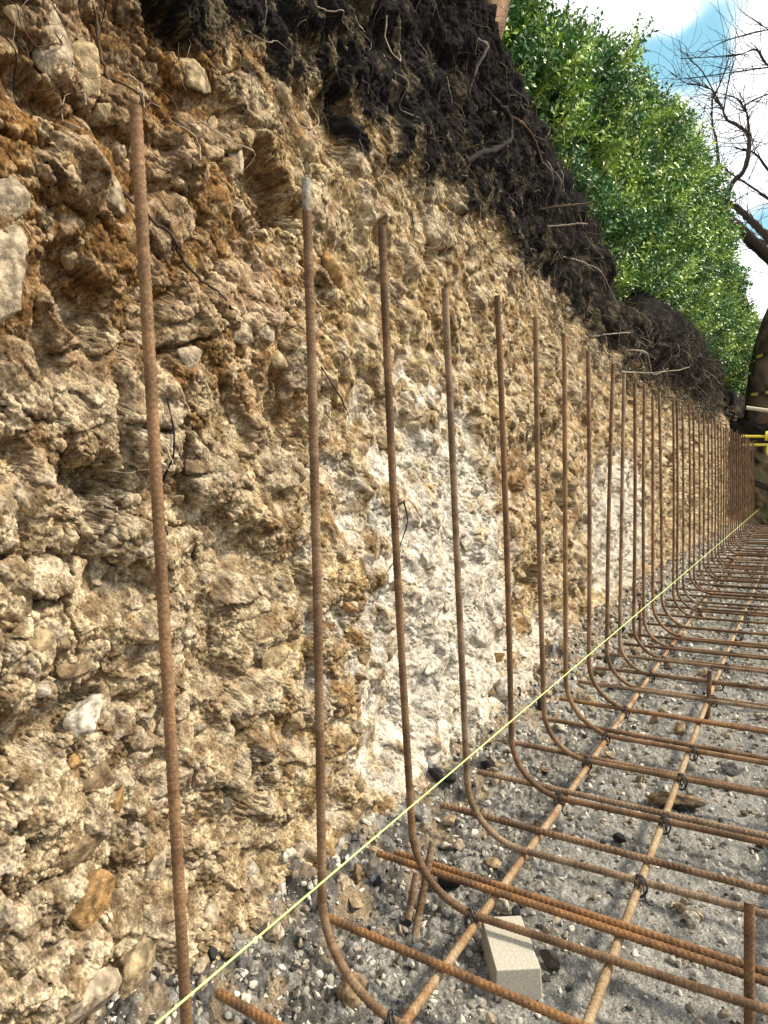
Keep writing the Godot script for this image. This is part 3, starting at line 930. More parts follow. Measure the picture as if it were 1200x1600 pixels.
func build_rebar() -> void:
	var dark := Color(0.15, 0.088, 0.050)
	var rust := Color(0.28, 0.155, 0.075)
	var orange := Color(0.35, 0.18, 0.075)
	var dust := Color(0.37, 0.26, 0.165)
	var tan := Color(0.47, 0.345, 0.21)
	wire_mesh = tie_mesh()
	var mat_y := 0.071
	# bent starter bars: distance along, top height, lean towards the wall and along
	var bars := [[0.531, 1.215, 0.004, 0.018], [0.792, 1.24, 0.0, -0.009], [1.062, 1.232, -0.003, 0.063], [1.30, 1.187, 0.004, 0.055], [1.556, 1.227, 0.0, 0.049], [1.798, 1.228, 0.0, 0.029], [1.998, 1.216, 0.004, -0.035], [2.252, 1.215, 0.002, -0.032],
		[2.491, 1.212, 0.0, -0.124], [2.689, 1.205, 0.0, -0.103], [2.942, 1.188, 0.003, -0.06], [3.152, 1.202, 0.0, -0.037], [3.359, 1.171, 0.0, -0.021], [3.592, 1.2, 0.004, 0.03]]
	for z in [3.93, 4.06, 4.28, 4.54, 4.74, 5.0, 5.21, 5.47, 5.72, 5.93, 6.14, 6.36, 6.55, 6.76, 6.99, 7.2, 7.4, 7.62, 7.86, 8.12, 8.38, 8.64, 8.9, 9.17, 9.4, 9.62, 9.9, 10.21, 10.5]:
		bars.append([z, 1.205 + 0.02 * sin(z * 17.0), 0.002 * sin(z * 5.0), 0.02 * sin(z * 9.0)])
	var r := RandomNumberGenerator.new()
	r.seed = 55
	var far_mesh := []
	for k in 3:
		far_mesh.append(rebar(l_path(1.135, 1.15, 0.125, 0.012, 0.0, [0.0, 0.015, -0.015][k], 0.003), BAR_R, 8, false, dark, [rust, dust, rust][k], 300 + k))
	for k in bars.size():
		var e: Array = bars[k]
		var label := "%s rusty bent starter bar from the camera along the earth face" % ordinal(k + 1)
		if k == 0: label = "nearest rusty starter bar, tall upright at far left of the row"
		if k == bars.size() - 1: label = "farthest rusty bent starter bar at the end of the row"
		var t := thing("starter_bar", label, "rebar", Vector3(-0.6, mat_y, -e[0]), "rusty starter bars along the earth face")
		if e[0] < 3.7:
			var tone: Color = [dark.lerp(rust, 0.5), dark.lerp(rust, 0.3), dark, dark.lerp(dust, 0.2), dark, dark.lerp(rust, 0.3)][k % 6]
			var tone2: Color = [orange.lerp(dust, 0.35), rust.lerp(dust, 0.5), rust.lerp(dust, 0.2), dust, rust, dust.lerp(rust, 0.5)][k % 6]
			var step := 0.0019 if e[0] < 2.1 else 0.0032
			part("bar", rebar(l_path(e[1] - mat_y, 1.15, [0.15, 0.14, 0.125, 0.12, 0.125, 0.12][k % 6], step, -e[2], e[3], 0.004 * sin(k * 2.1)), BAR_R, 12 if e[0] < 2.1 else 8, true, tone, tone2, k, 0.0008, 0.0074, 0.045 if k == 1 else 0.0), M.rust, t)
		else:
			var o := part("bar", far_mesh[k % 3], M.rust, t)
			o.rotation = Vector3(0, r.randfn() * 0.01, -e[2])
			o.position.y = e[1] - 1.206
		# black wire where it crosses the two long bars
		for x in [[0.115, 0], [0.345, 1]]:
			if e[0] < 6.0 and (k + x[1]) % 5 != 3:
				var wv := part("tie_wire", wire_mesh, M.wire, t, Vector3(x[0], 0, 0))
				wv.rotation.y = r.randf_range(-0.3, 0.3)
	# straight cross bars
	var straight_mesh := []
	for k in 3:
		straight_mesh.append(rebar(straight_path(Vector3(0, 0, 0), Vector3(1.25, 0, 0), 0.0019, 0.003), BAR_R, 12, true, [dark.lerp(rust, 0.3), dark, dark.lerp(dust, 0.3)][k], [orange, rust.lerp(dust, 0.4), dust][k], 400 + k))
	var plain := rebar(straight_path(Vector3(0, 0, 0), Vector3(1.25, 0, 0), 0.02), BAR_R, 6, false, dark, rust, 500)
	var cross := [[0.712, -0.735, 0], [0.936, -0.70, 0], [1.152, -0.73, 0], [1.169, -0.70, 0], [1.395, -0.71, 1], [1.602, -0.71, 2], [1.825, -0.71, 1], [2.055, -0.695, 1], [2.262, -0.70, 0], [2.484, -0.70, 2], [2.69, -0.69, 1], [2.92, -0.70, 2], [3.122, -0.68, 1], [3.33, -0.7, 2], [3.59, -0.69, 1], [3.85, -0.68, 0]]
	var zz := 4.1
	while zz < 10.4:
		cross.append([zz, -0.69 + 0.03 * sin(zz * 13.0), 1])
		zz += 0.225 + 0.02 * sin(zz * 7.0)
	for k in cross.size():
		var e: Array = cross[k]
		var label := "%s straight ribbed cross bar from the camera lying on the mat" % ordinal(k + 1)
		if k == 2: label = "straight ribbed bar, the farther of the tight pair of cross bars"
		if k == 3: label = "straight ribbed bar, the nearer of the tight pair of cross bars"
		if k == 2: e = cross[3]
		elif k == 3: e = cross[2]
		var near: bool = e[0] < 3.0
		var o := part("cross_bar", straight_mesh[e[2]] if near else plain, M.rust, self, Vector3(e[1], mat_y + 0.0002 * k - (0.0 if k % 2 == 0 else 0.001), -e[0]))
		o.rotation.y = 0.035 * sin(e[0] * 5.0) * 0.5 - 0.03
		o.rotation.x = r.randf() * TAU if near else 0.0
		tag(o, label, "rebar", "straight cross bars on the rebar mat")
	# the long bars under them
	var longs := [[-0.478, "left long bar of the mat running the length of the trench", 0], [-0.255, "middle long bar of the mat running the length of the trench", 1], [0.0, "right long bar of the mat running the length of the trench", 2], [0.25, "outermost long bar of the mat away from the earth face", 3]]
	for e in longs:
		var p := PackedVector3Array()
		var q := 0.55
		while q < 10.6:
			p.append(Vector3(e[0] - 0.006 * q + 0.006 * sin(q * 1.3 + e[2]), mat_y - 0.0138 + 0.001 * sin(q * 3.0), -q))
			q += 0.0022 if q < 2.6 and e[2] < 2 else 0.03
		var o := part("long_bar", rebar(p, BAR_R, 10, true, rust.lerp(orange, 0.5) if e[2] == 0 else rust.lerp(tan, 0.4), tan, 600 + e[2]), M.rust, self)
		tag(o, e[1], "rebar", "long bars of the rebar mat")
	# short pins
	pin("short upright rebar stub with a bright cut end at the right edge", Vector3(-0.066, 0.0, -1.095), Vector3(-0.066, 0.206, -1.09), dark, rust)
	pin("short leaning rebar pin driven in beside the third bent bar", Vector3(-0.592, -0.03, -1.03), Vector3(-0.602, 0.13, -1.145), dark, dust)
	pin("short upright rebar pin under the bend of the third bar", Vector3(-0.618, -0.03, -1.05), Vector3(-0.628, 0.072, -1.125), dark, dust)
	pin("short rebar stub standing on the middle long bar", Vector3(-0.272, 0.0, -2.475), Vector3(-0.266, 0.17, -2.47), dark, rust)
	pin("short rebar pin standing behind the tenth bent bar", Vector3(-0.665, -0.02, -3.4), Vector3(-0.665, 0.21, -3.4), dark, rust)

func pin(label: String, a: Vector3, b: Vector3, c1: Color, c2: Color) -> void:
	var o := part("rebar_pin", rebar(straight_path(a, b, 0.0019), BAR_R * 0.95, 12, true, c1, c2, int(a.z * 100.0)), M.rust, self)
	tag(o, label, "rebar")

# ---------------------------------------------------------------- concrete block, string
# spreads a box's rows so that the two outermost lie within the rounded edge
func edged(t: float, n: int, h: float, c: float) -> float:
	var inner := 1.0 - 4.0 / (n + 1)
	if absf(t) > inner + 1e-5: return signf(t) * (h - c + c * (absf(t) - inner) / (1.0 - inner))
	return t / inner * (h - c)

func build_block() -> void:
	# a cast concrete spacer: chamfered box
	var hx := 0.036
	var hy := 0.0265
	var hz := 0.066
	var c := 0.0022
	var a := Arr.new()
	# rounded box by pushing a subdivided box's points
	var st := SurfaceTool.new()
	var bm := BoxMesh.new()
	bm.size = Vector3(2, 2, 2)
	bm.subdivide_width = 22
	bm.subdivide_height = 18
	bm.subdivide_depth = 30
	var src := bm.get_mesh_arrays()
	a.v = src[Mesh.ARRAY_VERTEX]
	a.i = src[Mesh.ARRAY_INDEX]
	a.n = src[Mesh.ARRAY_NORMAL]
	var nn := noise(FastNoiseLite.TYPE_SIMPLEX_SMOOTH, 60.0, 8, 4)
	var sag := noise(FastNoiseLite.TYPE_SIMPLEX_SMOOTH, 22.0, 4, 2)
	for k in a.v.size():
		var p := Vector3(edged(a.v[k].x, 22, hx, c), edged(a.v[k].y, 18, hy, c), edged(a.v[k].z, 30, hz, c))
		var inner := Vector3(clampf(p.x, -hx + c, hx - c), clampf(p.y, -hy + c, hy - c), clampf(p.z, -hz + c, hz - c))
		var d := p - inner
		if d.length() > 1e-6:
			var wear := c * (1.0 + 0.35 * sag.get_noise_3dv(p))
			var n := d.normalized()
			p = inner + n * wear
			a.n[k] = n
		a.v[k] = p + a.n[k] * 0.0006 * nn.get_noise_3dv(p)
		# the block is a little wider at its foot
		a.v[k].x *= 1.0 - 0.03 * a.v[k].y / hy
	var o := part("concrete_block", a.mesh(), M.concrete, self, Vector3(-0.414, 0.0275, -1.052))
	o.rotation = Vector3(0.0, 0.578, 0.01)
	tag(o, "pale grey concrete spacer block on the floor under the third bent bar", "concrete block")

func build_string() -> void:
	var a := Arr.new()
	var pts := PackedVector3Array()
	var n := 90
	for k in n + 1:
		var t := float(k) / n
		pts.append(Vector3(-0.583, 0.2525 - 0.004 * sin(PI * t), lerpf(0.6, -12.2, t)))
	tube(a, pts, taper(n + 1, 0.0014, 0.0014), 6, flat_cols(n + 1, Color(0.62, 0.78, 0.24)))
	var o := part("string_line", a.mesh(), M.string, self)
	tag(o, "taut yellow green builder's string running low along the starter bars", "string")
	for z in [0.6, -12.2]:
		var b := Arr.new()
		tube(b, PackedVector3Array([Vector3(0, -0.05, 0), Vector3(0, 0.22, 0), Vector3(0, 0.30, 0)]), PackedFloat32Array([0.012, 0.014, 0.014]), 8, flat_cols(3, Color(0.42, 0.30, 0.17)))
		var w := part("wooden_peg", b.mesh(), M.root, self, Vector3(-0.583, 0.0, z))
		tag(w, "wooden peg holding the string at the far end" if z < 0.0 else "wooden peg holding the string behind the camera", "peg")

# ---------------------------------------------------------------- far end of the trench
func build_end() -> void:
	var a := Arr.new()
	var nx := 130
	var ns := 70
	for i in nx:
		for j in ns:
			var x := -1.4 + 5.4 * i / (nx - 1.0)
			var t := j / (ns - 1.0)
			var s := 3.6 * t
			var y := minf(s, 1.55 + 0.12 * (s - 1.55))
			var zz := 11.75 + 0.18 * minf(s, 1.5) + maxf(0.0, s - 1.45) * 1.0
			var o := 0.14 * n_big.get_noise_2d(x + 60.0, s) + 0.07 * n_mid.get_noise_2d(x + 60.0, s) + 0.02 * n_ridge.get_noise_2d(x, s)
			a.v.append(Vector3(x, y + o * sst(1.3, 1.7, s), -zz + o))
			var v := c2v.get_noise_2d(x, s)
			var dk := sst(0.95, 1.2, s + 0.5 * n_mid.get_noise_2d(x * 0.5, s * 0.5))
			var c := Color(0.20, 0.17, 0.095).lerp(Color(0.38, 0.30, 0.19), sst(0.1, 0.6, v)).lerp(Color(0.035, 0.03, 0.026), dk)
			a.c.append(c * (1.0 + 0.4 * n_fine.get_noise_2d(x, s)))
			a.n.append(Vector3.BACK)
	for i in nx:
		for j in ns:
			var du := a.v[mini(i + 1, nx - 1) * ns + j] - a.v[maxi(i - 1, 0) * ns + j]
			var dv := a.v[i * ns + mini(j + 1, ns - 1)] - a.v[i * ns + maxi(j - 1, 0)]
			var n := du.cross(dv).normalized()
			a.n[i * ns + j] = n if n.z > 0.0 or n.y > 0.5 else -n
	for i in nx - 1:
		for j in ns - 1:
			var k := i * ns + j
			a.i.append_array(PackedInt32Array([k, k + 1, k + ns, k + ns, k + 1, k + ns + 1]))
	var o := part("end_bank", a.mesh(), M.earth, self)
	tag(o, "low earth bank closing the far end of the trench below the tree", "earth bank", "", "structure")
	# yellow pole with hook
	var yl := Color(0.72, 0.60, 0.06)
	var t := thing("yellow_pole", "yellow metal pole with sleeve and hook across the far bars", "pole", Vector3(-0.45, 1.22, -10.6))
	for e in [["pole", [Vector3(-0.3, 0.06, 0), Vector3(0.25, 0.03, 0), Vector3(1.2, 0.0, 0.05)], 0.018], ["rail", [Vector3(-0.28, -0.06, 0.05), Vector3(0.3, -0.08, 0.05), Vector3(1.2, -0.12, 0.08)], 0.018], ["sleeve", [Vector3(-0.02, 0.05, 0), Vector3(0.04, 0.045, 0), Vector3(0.30, 0.03, 0), Vector3(0.34, 0.025, 0)], 0.065]]:
		var b := Arr.new()
		var sp := smooth_path(PackedVector3Array(e[1]), 6)
		var rad := taper(sp.size(), e[2], e[2])
		if e[0] == "sleeve":
			rad[0] = 0.03
			rad[rad.size() - 1] = 0.03
		tube(b, sp, rad, 10, flat_cols(sp.size(), yl))
		part(e[0], b.mesh(), M.yellow, t)
	var hk := Arr.new()
	var hp := smooth_path(PackedVector3Array([Vector3(0.02, -0.07, 0.06), Vector3(0.01, -0.16, 0.07), Vector3(0.05, -0.24, 0.07), Vector3(0.13, -0.25, 0.07), Vector3(0.18, -0.19, 0.07)]), 5)
	tube(hk, hp, taper(hp.size(), 0.016, 0.014), 8, flat_cols(hp.size(), yl))
	part("hook", hk.mesh(), M.yellow, t)
	# pale wooden pole and black pipe
	var w := Arr.new()
	tube(w, PackedVector3Array([Vector3(-0.76, 1.74, -11.6), Vector3(-0.3, 1.64, -11.7), Vector3(0.6, 1.50, -11.9)]), PackedFloat32Array([0.028, 0.032, 0.035]), 10, flat_cols(3, Color(0.50, 0.44, 0.34)))
	tag(part("wooden_pole", w.mesh(), M.root, self), "pale peeled wooden pole lying on the earth at the tree's foot", "pole")
	var bp := Arr.new()
	var bpp := smooth_path(PackedVector3Array([Vector3(-0.72, 0.66, -11.9), Vector3(-0.55, 0.60, -11.4), Vector3(-0.3, 0.48, -11.2), Vector3(0.1, 0.34, -11.2), Vector3(0.8, 0.03, -11.3)]), 6)
	tube(bp, bpp, taper(bpp.size(), 0.045, 0.045), 12, flat_cols(bpp.size(), Color(0.012, 0.014, 0.018)))
	tag(part("black_pipe", bp.mesh(), M.plastic, self), "black plastic pipe sticking out of the far end bank", "pipe")

# ---------------------------------------------------------------- bare tree
func build_tree() -> void:
	var t := thing("bare_tree", "leafless dark barked tree at the far end against the sky", "tree", Vector3(-0.44, 1.45, -12.6))
	var bark := Color(0.075, 0.058, 0.045)
	var twigc := Color(0.055, 0.045, 0.042)
	var org := t.position
	var a := Arr.new()
	var tp := smooth_path(PackedVector3Array([Vector3(-0.44, 1.2, -12.6), Vector3(-0.43, 1.7, -12.6), Vector3(-0.42, 2.3, -12.6), Vector3(-0.36, 2.9, -12.6), Vector3(-0.22, 3.5, -12.6), Vector3(-0.10, 4.2, -12.65), Vector3(0.0, 5.2, -12.7), Vector3(0.2, 6.4, -12.7), Vector3(0.3, 8.0, -12.8)]), 8)
	for k in tp.size(): tp[k] -= org
	var rad := PackedFloat32Array()
	for k in tp.size():
		rad.append(table([[0.0, 0.46], [0.1, 0.42], [0.25, 0.38], [0.4, 0.30], [0.6, 0.2], [1.0, 0.05]], float(k) / (tp.size() - 1)))
	tube(a, tp, rad, 28, flat_cols(tp.size(), bark))
	# furrowed bark
	for k in a.v.size():
		var p := a.v[k]
		var d := a.n[k]
		var an := atan2(d.z, d.x)
		a.v[k] = p + d * (0.04 * n_mid.get_noise_2d(cos(an) * 0.9 + p.y * 0.05, sin(an) * 0.9 + 4.0) + 0.012 * n_mid.get_noise_2d(an * 1.2, p.y * 0.25))
		a.c[k] = bark.lerp(Color(0.26, 0.19, 0.13), sst(-0.3, 0.35, n_mid.get_noise_2d(an * 1.1, p.y * 0.3)))
	part("trunk", a.mesh(), M.bark, t)
	var limbs := [
		[0.11, [[-0.15, 3.5, -12.62], [-0.26, 3.72, -12.60], [-0.52, 4.10, -12.40], [-0.81, 4.41, -12.20], [-1.10, 4.72, -12.00], [-1.17, 5.01, -11.80]], 0.07],
		[0.075, [[-0.10, 3.75, -12.65], [-0.23, 4.0, -12.70], [-0.54, 4.51, -12.90], [-0.73, 4.80, -13.00], [-0.92, 5.05, -13.10], [-1.06, 5.19, -13.10], [-1.48, 5.31, -13.00]], 0.04],
		[0.042, [[-1.10, 4.72, -12.0], [-1.02, 5.07, -12.00], [-0.93, 5.21, -12.00], [-0.83, 5.30, -12.00], [-0.77, 5.50, -12.00], [-0.76, 5.82, -12.10], [-0.81, 5.96, -12.20], [-0.95, 6.14, -12.30], [-1.10, 6.32, -12.40], [-1.18, 6.58, -12.50], [-1.29, 6.78, -12.60], [-1.34, 6.96, -12.70], [-1.52, 7.13, -12.80], [-1.78, 7.35, -13.00], [-2.14, 7.81, -13.20]], 0.006],
		[0.018, [[-0.76, 5.82, -12.10], [-0.78, 6.11, -12.00], [-0.82, 6.19, -12.00], [-0.91, 6.38, -12.00], [-1.18, 6.51, -11.90]], 0.007],
		[0.014, [[-0.85, 6.24, -12.00], [-0.69, 6.40, -12.20], [-0.40, 6.48, -12.30]], 0.007],
		[0.013, [[-1.29, 6.78, -12.60], [-1.16, 7.08, -12.60], [-1.08, 7.33, -12.60]], 0.007],
		[0.013, [[-1.14, 6.45, -12.44], [-1.07, 6.84, -12.40], [-0.97, 7.20, -12.40]], 0.007],
		[0.03, [[0.0, 4.8, -12.68], [-0.27, 5.10, -12.40], [-0.52, 5.39, -12.40], [-0.69, 5.64, -12.30], [-0.94, 5.74, -12.20]], 0.008],
		[0.03, [[-0.05, 4.55, -12.68], [-0.19, 4.82, -12.80], [-0.54, 5.13, -12.90], [-0.74, 5.33, -12.90], [-1.10, 5.70, -13.00], [-1.30, 5.94, -13.10]], 0.008],
		[0.025, [[0.18, 6.3, -12.7], [-0.19, 6.67, -12.30], [-0.52, 6.89, -12.30], [-0.68, 7.12, -12.20], [-0.94, 7.08, -12.10], [-1.70, 7.22, -12.00]], 0.006],
		[0.016, [[0.25, 7.1, -12.75], [-0.20, 7.46, -12.50], [-0.53, 7.52, -12.50], [-1.16, 7.60, -12.60], [-1.56, 7.58, -12.80]], 0.005],
		[0.014, [[0.22, 6.9, -12.7], [-0.28, 7.41, -12.70], [-0.55, 7.69, -12.80], [-0.94, 8.21, -13.00]], 0.005],
		[0.013, [[-1.21, 6.66, -12.55], [-1.48, 7.33, -12.80], [-1.70, 7.70, -13.00], [-1.77, 7.92, -13.10]], 0.005],
		[0.014, [[0.2, 6.5, -12.7], [-0.19, 6.81, -12.40], [-0.98, 7.08, -12.60], [-1.47, 7.30, -12.90], [-1.98, 7.45, -13.00]], 0.005],
		[0.04, [[-1.06, 5.19, -13.10], [-1.44, 5.63, -13.50], [-1.32, 6.04, -13.50], [-1.35, 6.47, -13.50], [-1.42, 6.85, -13.60], [-1.42, 7.23, -13.60]], 0.01]]
	var r := RandomNumberGenerator.new()
	r.seed = 17
	var seeds := []
	for e in limbs:
		var raw := PackedVector3Array()
		for p in e[1]: raw.append(Vector3(p[0], p[1], p[2]) - org)
		var sp := smooth_path(raw, 6)
		var b := Arr.new()
		tube(b, sp, taper(sp.size(), e[0], e[2]), 9, flat_cols(sp.size(), bark))
		for k in b.v.size(): b.v[k] += b.n[k] * e[0] * 0.35 * n_mid.get_noise_3dv(b.v[k])
		part("limb", b.mesh(), M.bark, t)
		for k in range(sp.size() / 4, sp.size()):
			seeds.append([sp[k], (sp[k] - sp[k - 1]).normalized(), lerpf(e[0], e[2], float(k) / sp.size())])
	for k in 298:
		var s: Array = seeds[r.randi() % seeds.size()]
		var d: Vector3 = (s[1] + Vector3(r.randfn(), r.randfn() * 0.8 + 0.25, r.randfn()) * 0.75).normalized()
		var p: Vector3 = s[0]
		var pts := PackedVector3Array([p])
		var len := r.randf_range(0.06, 0.17)
		var curl := Vector3(r.randfn(), r.randfn(), r.randfn()) * 0.25
		for i in r.randi_range(4, 9):
			p += d * len
			d = (d + curl * 0.5 + Vector3(r.randfn(), r.randfn(), r.randfn()) * 0.13).normalized()
			pts.append(p)
		var b := Arr.new()
		tube(b, pts, taper(pts.size(), minf(s[2] * 0.5, 0.0065), 0.0022), 4, flat_cols(pts.size(), twigc), false)
		part("twig", b.mesh(), M.bark, t)
	# warning tape round the trunk
	var ty := [[2.62, 0.36, 0.07], [1.98, 0.42, -0.03]]
	for e in ty:
		var b := Arr.new()
		var n := 72
		for k in n + 1:
			var an := TAU * k / n
			var rr: float = e[1] + 0.035
			var c := Vector3(-0.40 if e[0] > 2.3 else -0.43, e[0] + e[2] * cos(an) + 0.012 * sin(an * 5.0), -12.6) + Vector3(cos(an) * rr, 0, sin(an) * rr)
			for q in 2:
				b.v.append(c + Vector3(0, 0.022 * (1 if q == 0 else -1), 0))
				b.n.append(Vector3(cos(an), 0, sin(an)))
				b.c.append(Color(0.45, 0.39, 0.07) if (k / 3) % 2 == 0 else Color(0.012, 0.012, 0.012))
			if k > 0: b.i.append_array(PackedInt32Array([k * 2 - 2, k * 2 - 1, k * 2, k * 2, k * 2 - 1, k * 2 + 1]))
		var o := part("barrier_tape", b.mesh(), M.tape, self)
		tag(o, "yellow and black barrier tape, upper band round the tree trunk" if e[0] > 2.3 else "yellow and black barrier tape, lower band round the tree trunk", "tape")

# ---------------------------------------------------------------- hedge
func leaf(a: Arr, base: Vector3, dir: Vector3, up: Vector3, length: float, width: float, c: Color) -> void:
	var side := dir.cross(up).normalized()
	var nrm := side.cross(dir).normalized()
	var b := a.v.size()
	var mid := base + dir * length * 0.5 - nrm * length * 0.03
	var tip := base + dir * length - nrm * length * 0.14
	for p in [base, mid + side * width + nrm * width * 0.45, tip, mid - side * width + nrm * width * 0.45, mid]:
		a.v.append(p)
		a.c.append(c)
	var n1 := (nrm - side * 0.4).normalized()
	var n2 := (nrm + side * 0.4).normalized()
	a.n.append_array(PackedVector3Array([nrm, n1, nrm, n2, nrm]))
	a.i.append_array(PackedInt32Array([b, b + 4, b + 1, b + 1, b + 4, b + 2, b, b + 3, b + 4, b + 3, b + 2, b + 4]))

func spray_mesh(seed_: int) -> ArrayMesh:
	var r := RandomNumberGenerator.new()
	r.seed = seed_
	var a := Arr.new()
	var tw := PackedVector3Array([Vector3(0, -0.06, 0), Vector3(0.004, 0.02, 0), Vector3(-0.002, 0.08, 0.004), Vector3(0.004, 0.13, 0)])
	tube(a, tw, taper(4, 0.003, 0.0015), 4, flat_cols(4, Color(0.9, 0.8, 0.5)), false)
	for k in 11:
		var h := 0.012 * k + r.randf() * 0.012
		var an := k * 2.4 + r.randf() * 0.7
		var lift := 0.25 + 0.06 * k + r.randf() * 0.3
		var d := Vector3(cos(an), lift, sin(an)).normalized()
		leaf(a, Vector3(0, h, 0), d, Vector3.UP + Vector3(r.randfn(), r.randfn(), r.randfn()) * 0.25, r.randf_range(0.028, 0.047), r.randf_range(0.0075, 0.0115), Color(1, 1, 1) * r.randf_range(0.75, 1.2))
	return a.mesh()

const HEDGE_TOP := [[2.0, 3.6], [4.4, 3.72], [5.0, 3.92], [6.0, 4.2], [7.0, 4.4], [8.3, 4.68], [9.8, 4.9], [11.0, 4.72], [12.2, 4.35], [13.5, 4.12], [17.0, 4.15], [22.0, 4.3]]
const HEDGE_FACE := [[2.0, -1.45], [3.0, -1.35], [4.4, -1.24], [5.5, -1.12], [7.0, -1.05], [14.0, -1.02], [22.0, -0.98]]

func build_hedge() -> void:
	var h := thing("hedge", "dense glossy green leafy hedge along the top of the bank", "hedge", Vector3(-1.6, 2.2, -8.0))
	var org := h.position
	var r := RandomNumberGenerator.new()
	r.seed = 71
	var sprays := [spray_mesh(1), spray_mesh(2), spray_mesh(3), spray_mesh(4)]
	var lists := [[], [], [], []]
	var cols := [[], [], [], []]
	var nclump := noise(FastNoiseLite.TYPE_SIMPLEX_SMOOTH, 1.6, 12, 3)
	var total := 0
	var tries := 0
	while total < 36000 and tries < 300000:
		tries += 1
		var z := 2.15 + 20.0 * pow(r.randf(), 1.75)
		var top := table(HEDGE_TOP, z) + 0.4 * nclump.get_noise_2d(z * 1.3, 3.0)
		var low := table(Y_TOP, z) - 0.02
		var y := r.randf_range(low, top)
		var face := table(HEDGE_FACE, z) + 0.30 * nclump.get_noise_2d(z, y) + 0.12 * nclump.get_noise_2d(z * 3.0, y * 3.0)
		# the crown rounds off towards its top
		var t := clampf((top - y) / 0.9, 0.0, 1.0)
		face -= 0.55 * (1.0 - sqrt(1.0 - pow(1.0 - t, 2.0)))
		face -= 0.2 * sst(0.35, 0.0, y - low)
		var depth := -log(maxf(r.randf(), 0.001)) * 0.2
		if depth > 1.1: continue
		var p := Vector3(face - depth, y, -z)
		var gap := nclump.get_noise_3d(p.x * 1.8, p.y * 1.8 + 20.0, p.z * 1.8)
		if gap < (0.0 if z < 5.0 else -0.07): continue
		var d := Vector3(0.75 + r.randfn() * 0.5, 0.65 + r.randfn() * 0.5, r.randfn() * 0.6).normalized()
		var sc := r.randf_range(0.85, 1.3) * (1.0 + 0.05 * maxf(0.0, z - 5.0))
		var u := d.cross(Vector3(r.randfn(), r.randfn(), r.randfn())).normalized()
		var bs := Basis(u, d, u.cross(d)) * Basis.from_scale(Vector3.ONE * sc)
		var k := r.randi() % 4
		lists[k].append(Transform3D(bs, p - org))
		# young growth is yellower, old growth bluer
		var young := sst(-0.12, 0.42, nclump.get_noise_3d(p.x * 2.0 + 7.0, p.y * 2.0, p.z * 2.0) + r.randfn() * 0.22)
		cols[k].append(Color(0.065, 0.165, 0.055).lerp(Color(0.42, 0.56, 0.12), young) * r.randf_range(0.8, 1.2))
		total += 1
	# the nearest sprays one by one, the rest together
	var near := []
	for k in 4:
		for i in lists[k].size():
			var tr: Transform3D = lists[k][i]
			var wp: Vector3 = tr.origin + org
			if wp.x > -1.75 and wp.y < 3.6: near.append([-wp.z - wp.x * 0.6, k, i])
	near.sort_custom(func(p, q): return p[0] < q[0])
	var single := {}
	for e in near.slice(0, 280): single[e[1] * 100000 + e[2]] = true
	for k in 4:
		var mm := MultiMesh.new()
		mm.transform_format = MultiMesh.TRANSFORM_3D
		mm.use_colors = true
		mm.mesh = sprays[k]
		var keep := []
		for i in lists[k].size():
			if single.has(k * 100000 + i):
				var cc: Color = cols[k][i]
				var o := part("leaf_spray", sprays[k], M.leaf_young if cc.r > 0.24 else (M.leaf_mid if cc.r > 0.15 else M.leaf_old), h)
				o.transform = lists[k][i]
			else:
				keep.append(i)
		mm.instance_count = keep.size()
		for q in keep.size():
			mm.set_instance_transform(q, lists[k][keep[q]])
			mm.set_instance_color(q, cols[k][keep[q]])
		var mi := MultiMeshInstance3D.new()
		mi.name = "foliage"
		mi.multimesh = mm
		mi.material_override = M.leaf
		h.add_child(mi, true)
		tag(mi, "", "", "", "stuff")
	# stems inside
	for k in 34:
		var z := 2.4 + 0.38 * k + r.randf() * 0.2
		var x := table(HEDGE_FACE, z) - r.randf_range(0.3, 0.6)
		var b := Arr.new()
		var pts := PackedVector3Array()
		var p := Vector3(x, table(Y_TOP, z) - 0.15, -z)
		for i in 8:
			pts.append(p - org)
			p += Vector3(r.randfn() * 0.05 + 0.01, 0.3, r.randfn() * 0.07)
		tube(b, smooth_path(pts, 3), taper(22, r.randf_range(0.014, 0.028), 0.006), 6, flat_cols(22, Color(0.09, 0.07, 0.05)))
		part("stem", b.mesh(), M.bark, h)
	# thin pale shoots that lean out of the near end
	for k in 26:
		var z := r.randf_range(2.4, 4.4)
		var p := Vector3(table(HEDGE_FACE, z) + r.randf_range(-0.2, 0.15), table(Y_TOP, z) + r.randf_range(-0.05, 0.2), -z)
		var d := Vector3(r.randf_range(0.0, 0.6), 1.0, r.randfn() * 0.5).normalized()
		var pts := PackedVector3Array()
		for i in 6:
			pts.append(p - org)
			p += d * 0.1
			d = (d + Vector3(r.randfn(), r.randfn() - 0.3, r.randfn()) * 0.16).normalized()
		var b := Arr.new()
		tube(b, pts, taper(6, 0.003, 0.0015), 4, flat_cols(6, Color(0.30, 0.26, 0.15) if k % 3 else Color(0.06, 0.05, 0.045)), false)
		part("shoot", b.mesh(), M.bark, h)
	# the shrub with bare trunks at the near end
	var s := thing("shrub", "tall shrub with two bare reddish brown trunks on the bank's edge", "shrub", Vector3(-1.12, 2.25, -2.75))
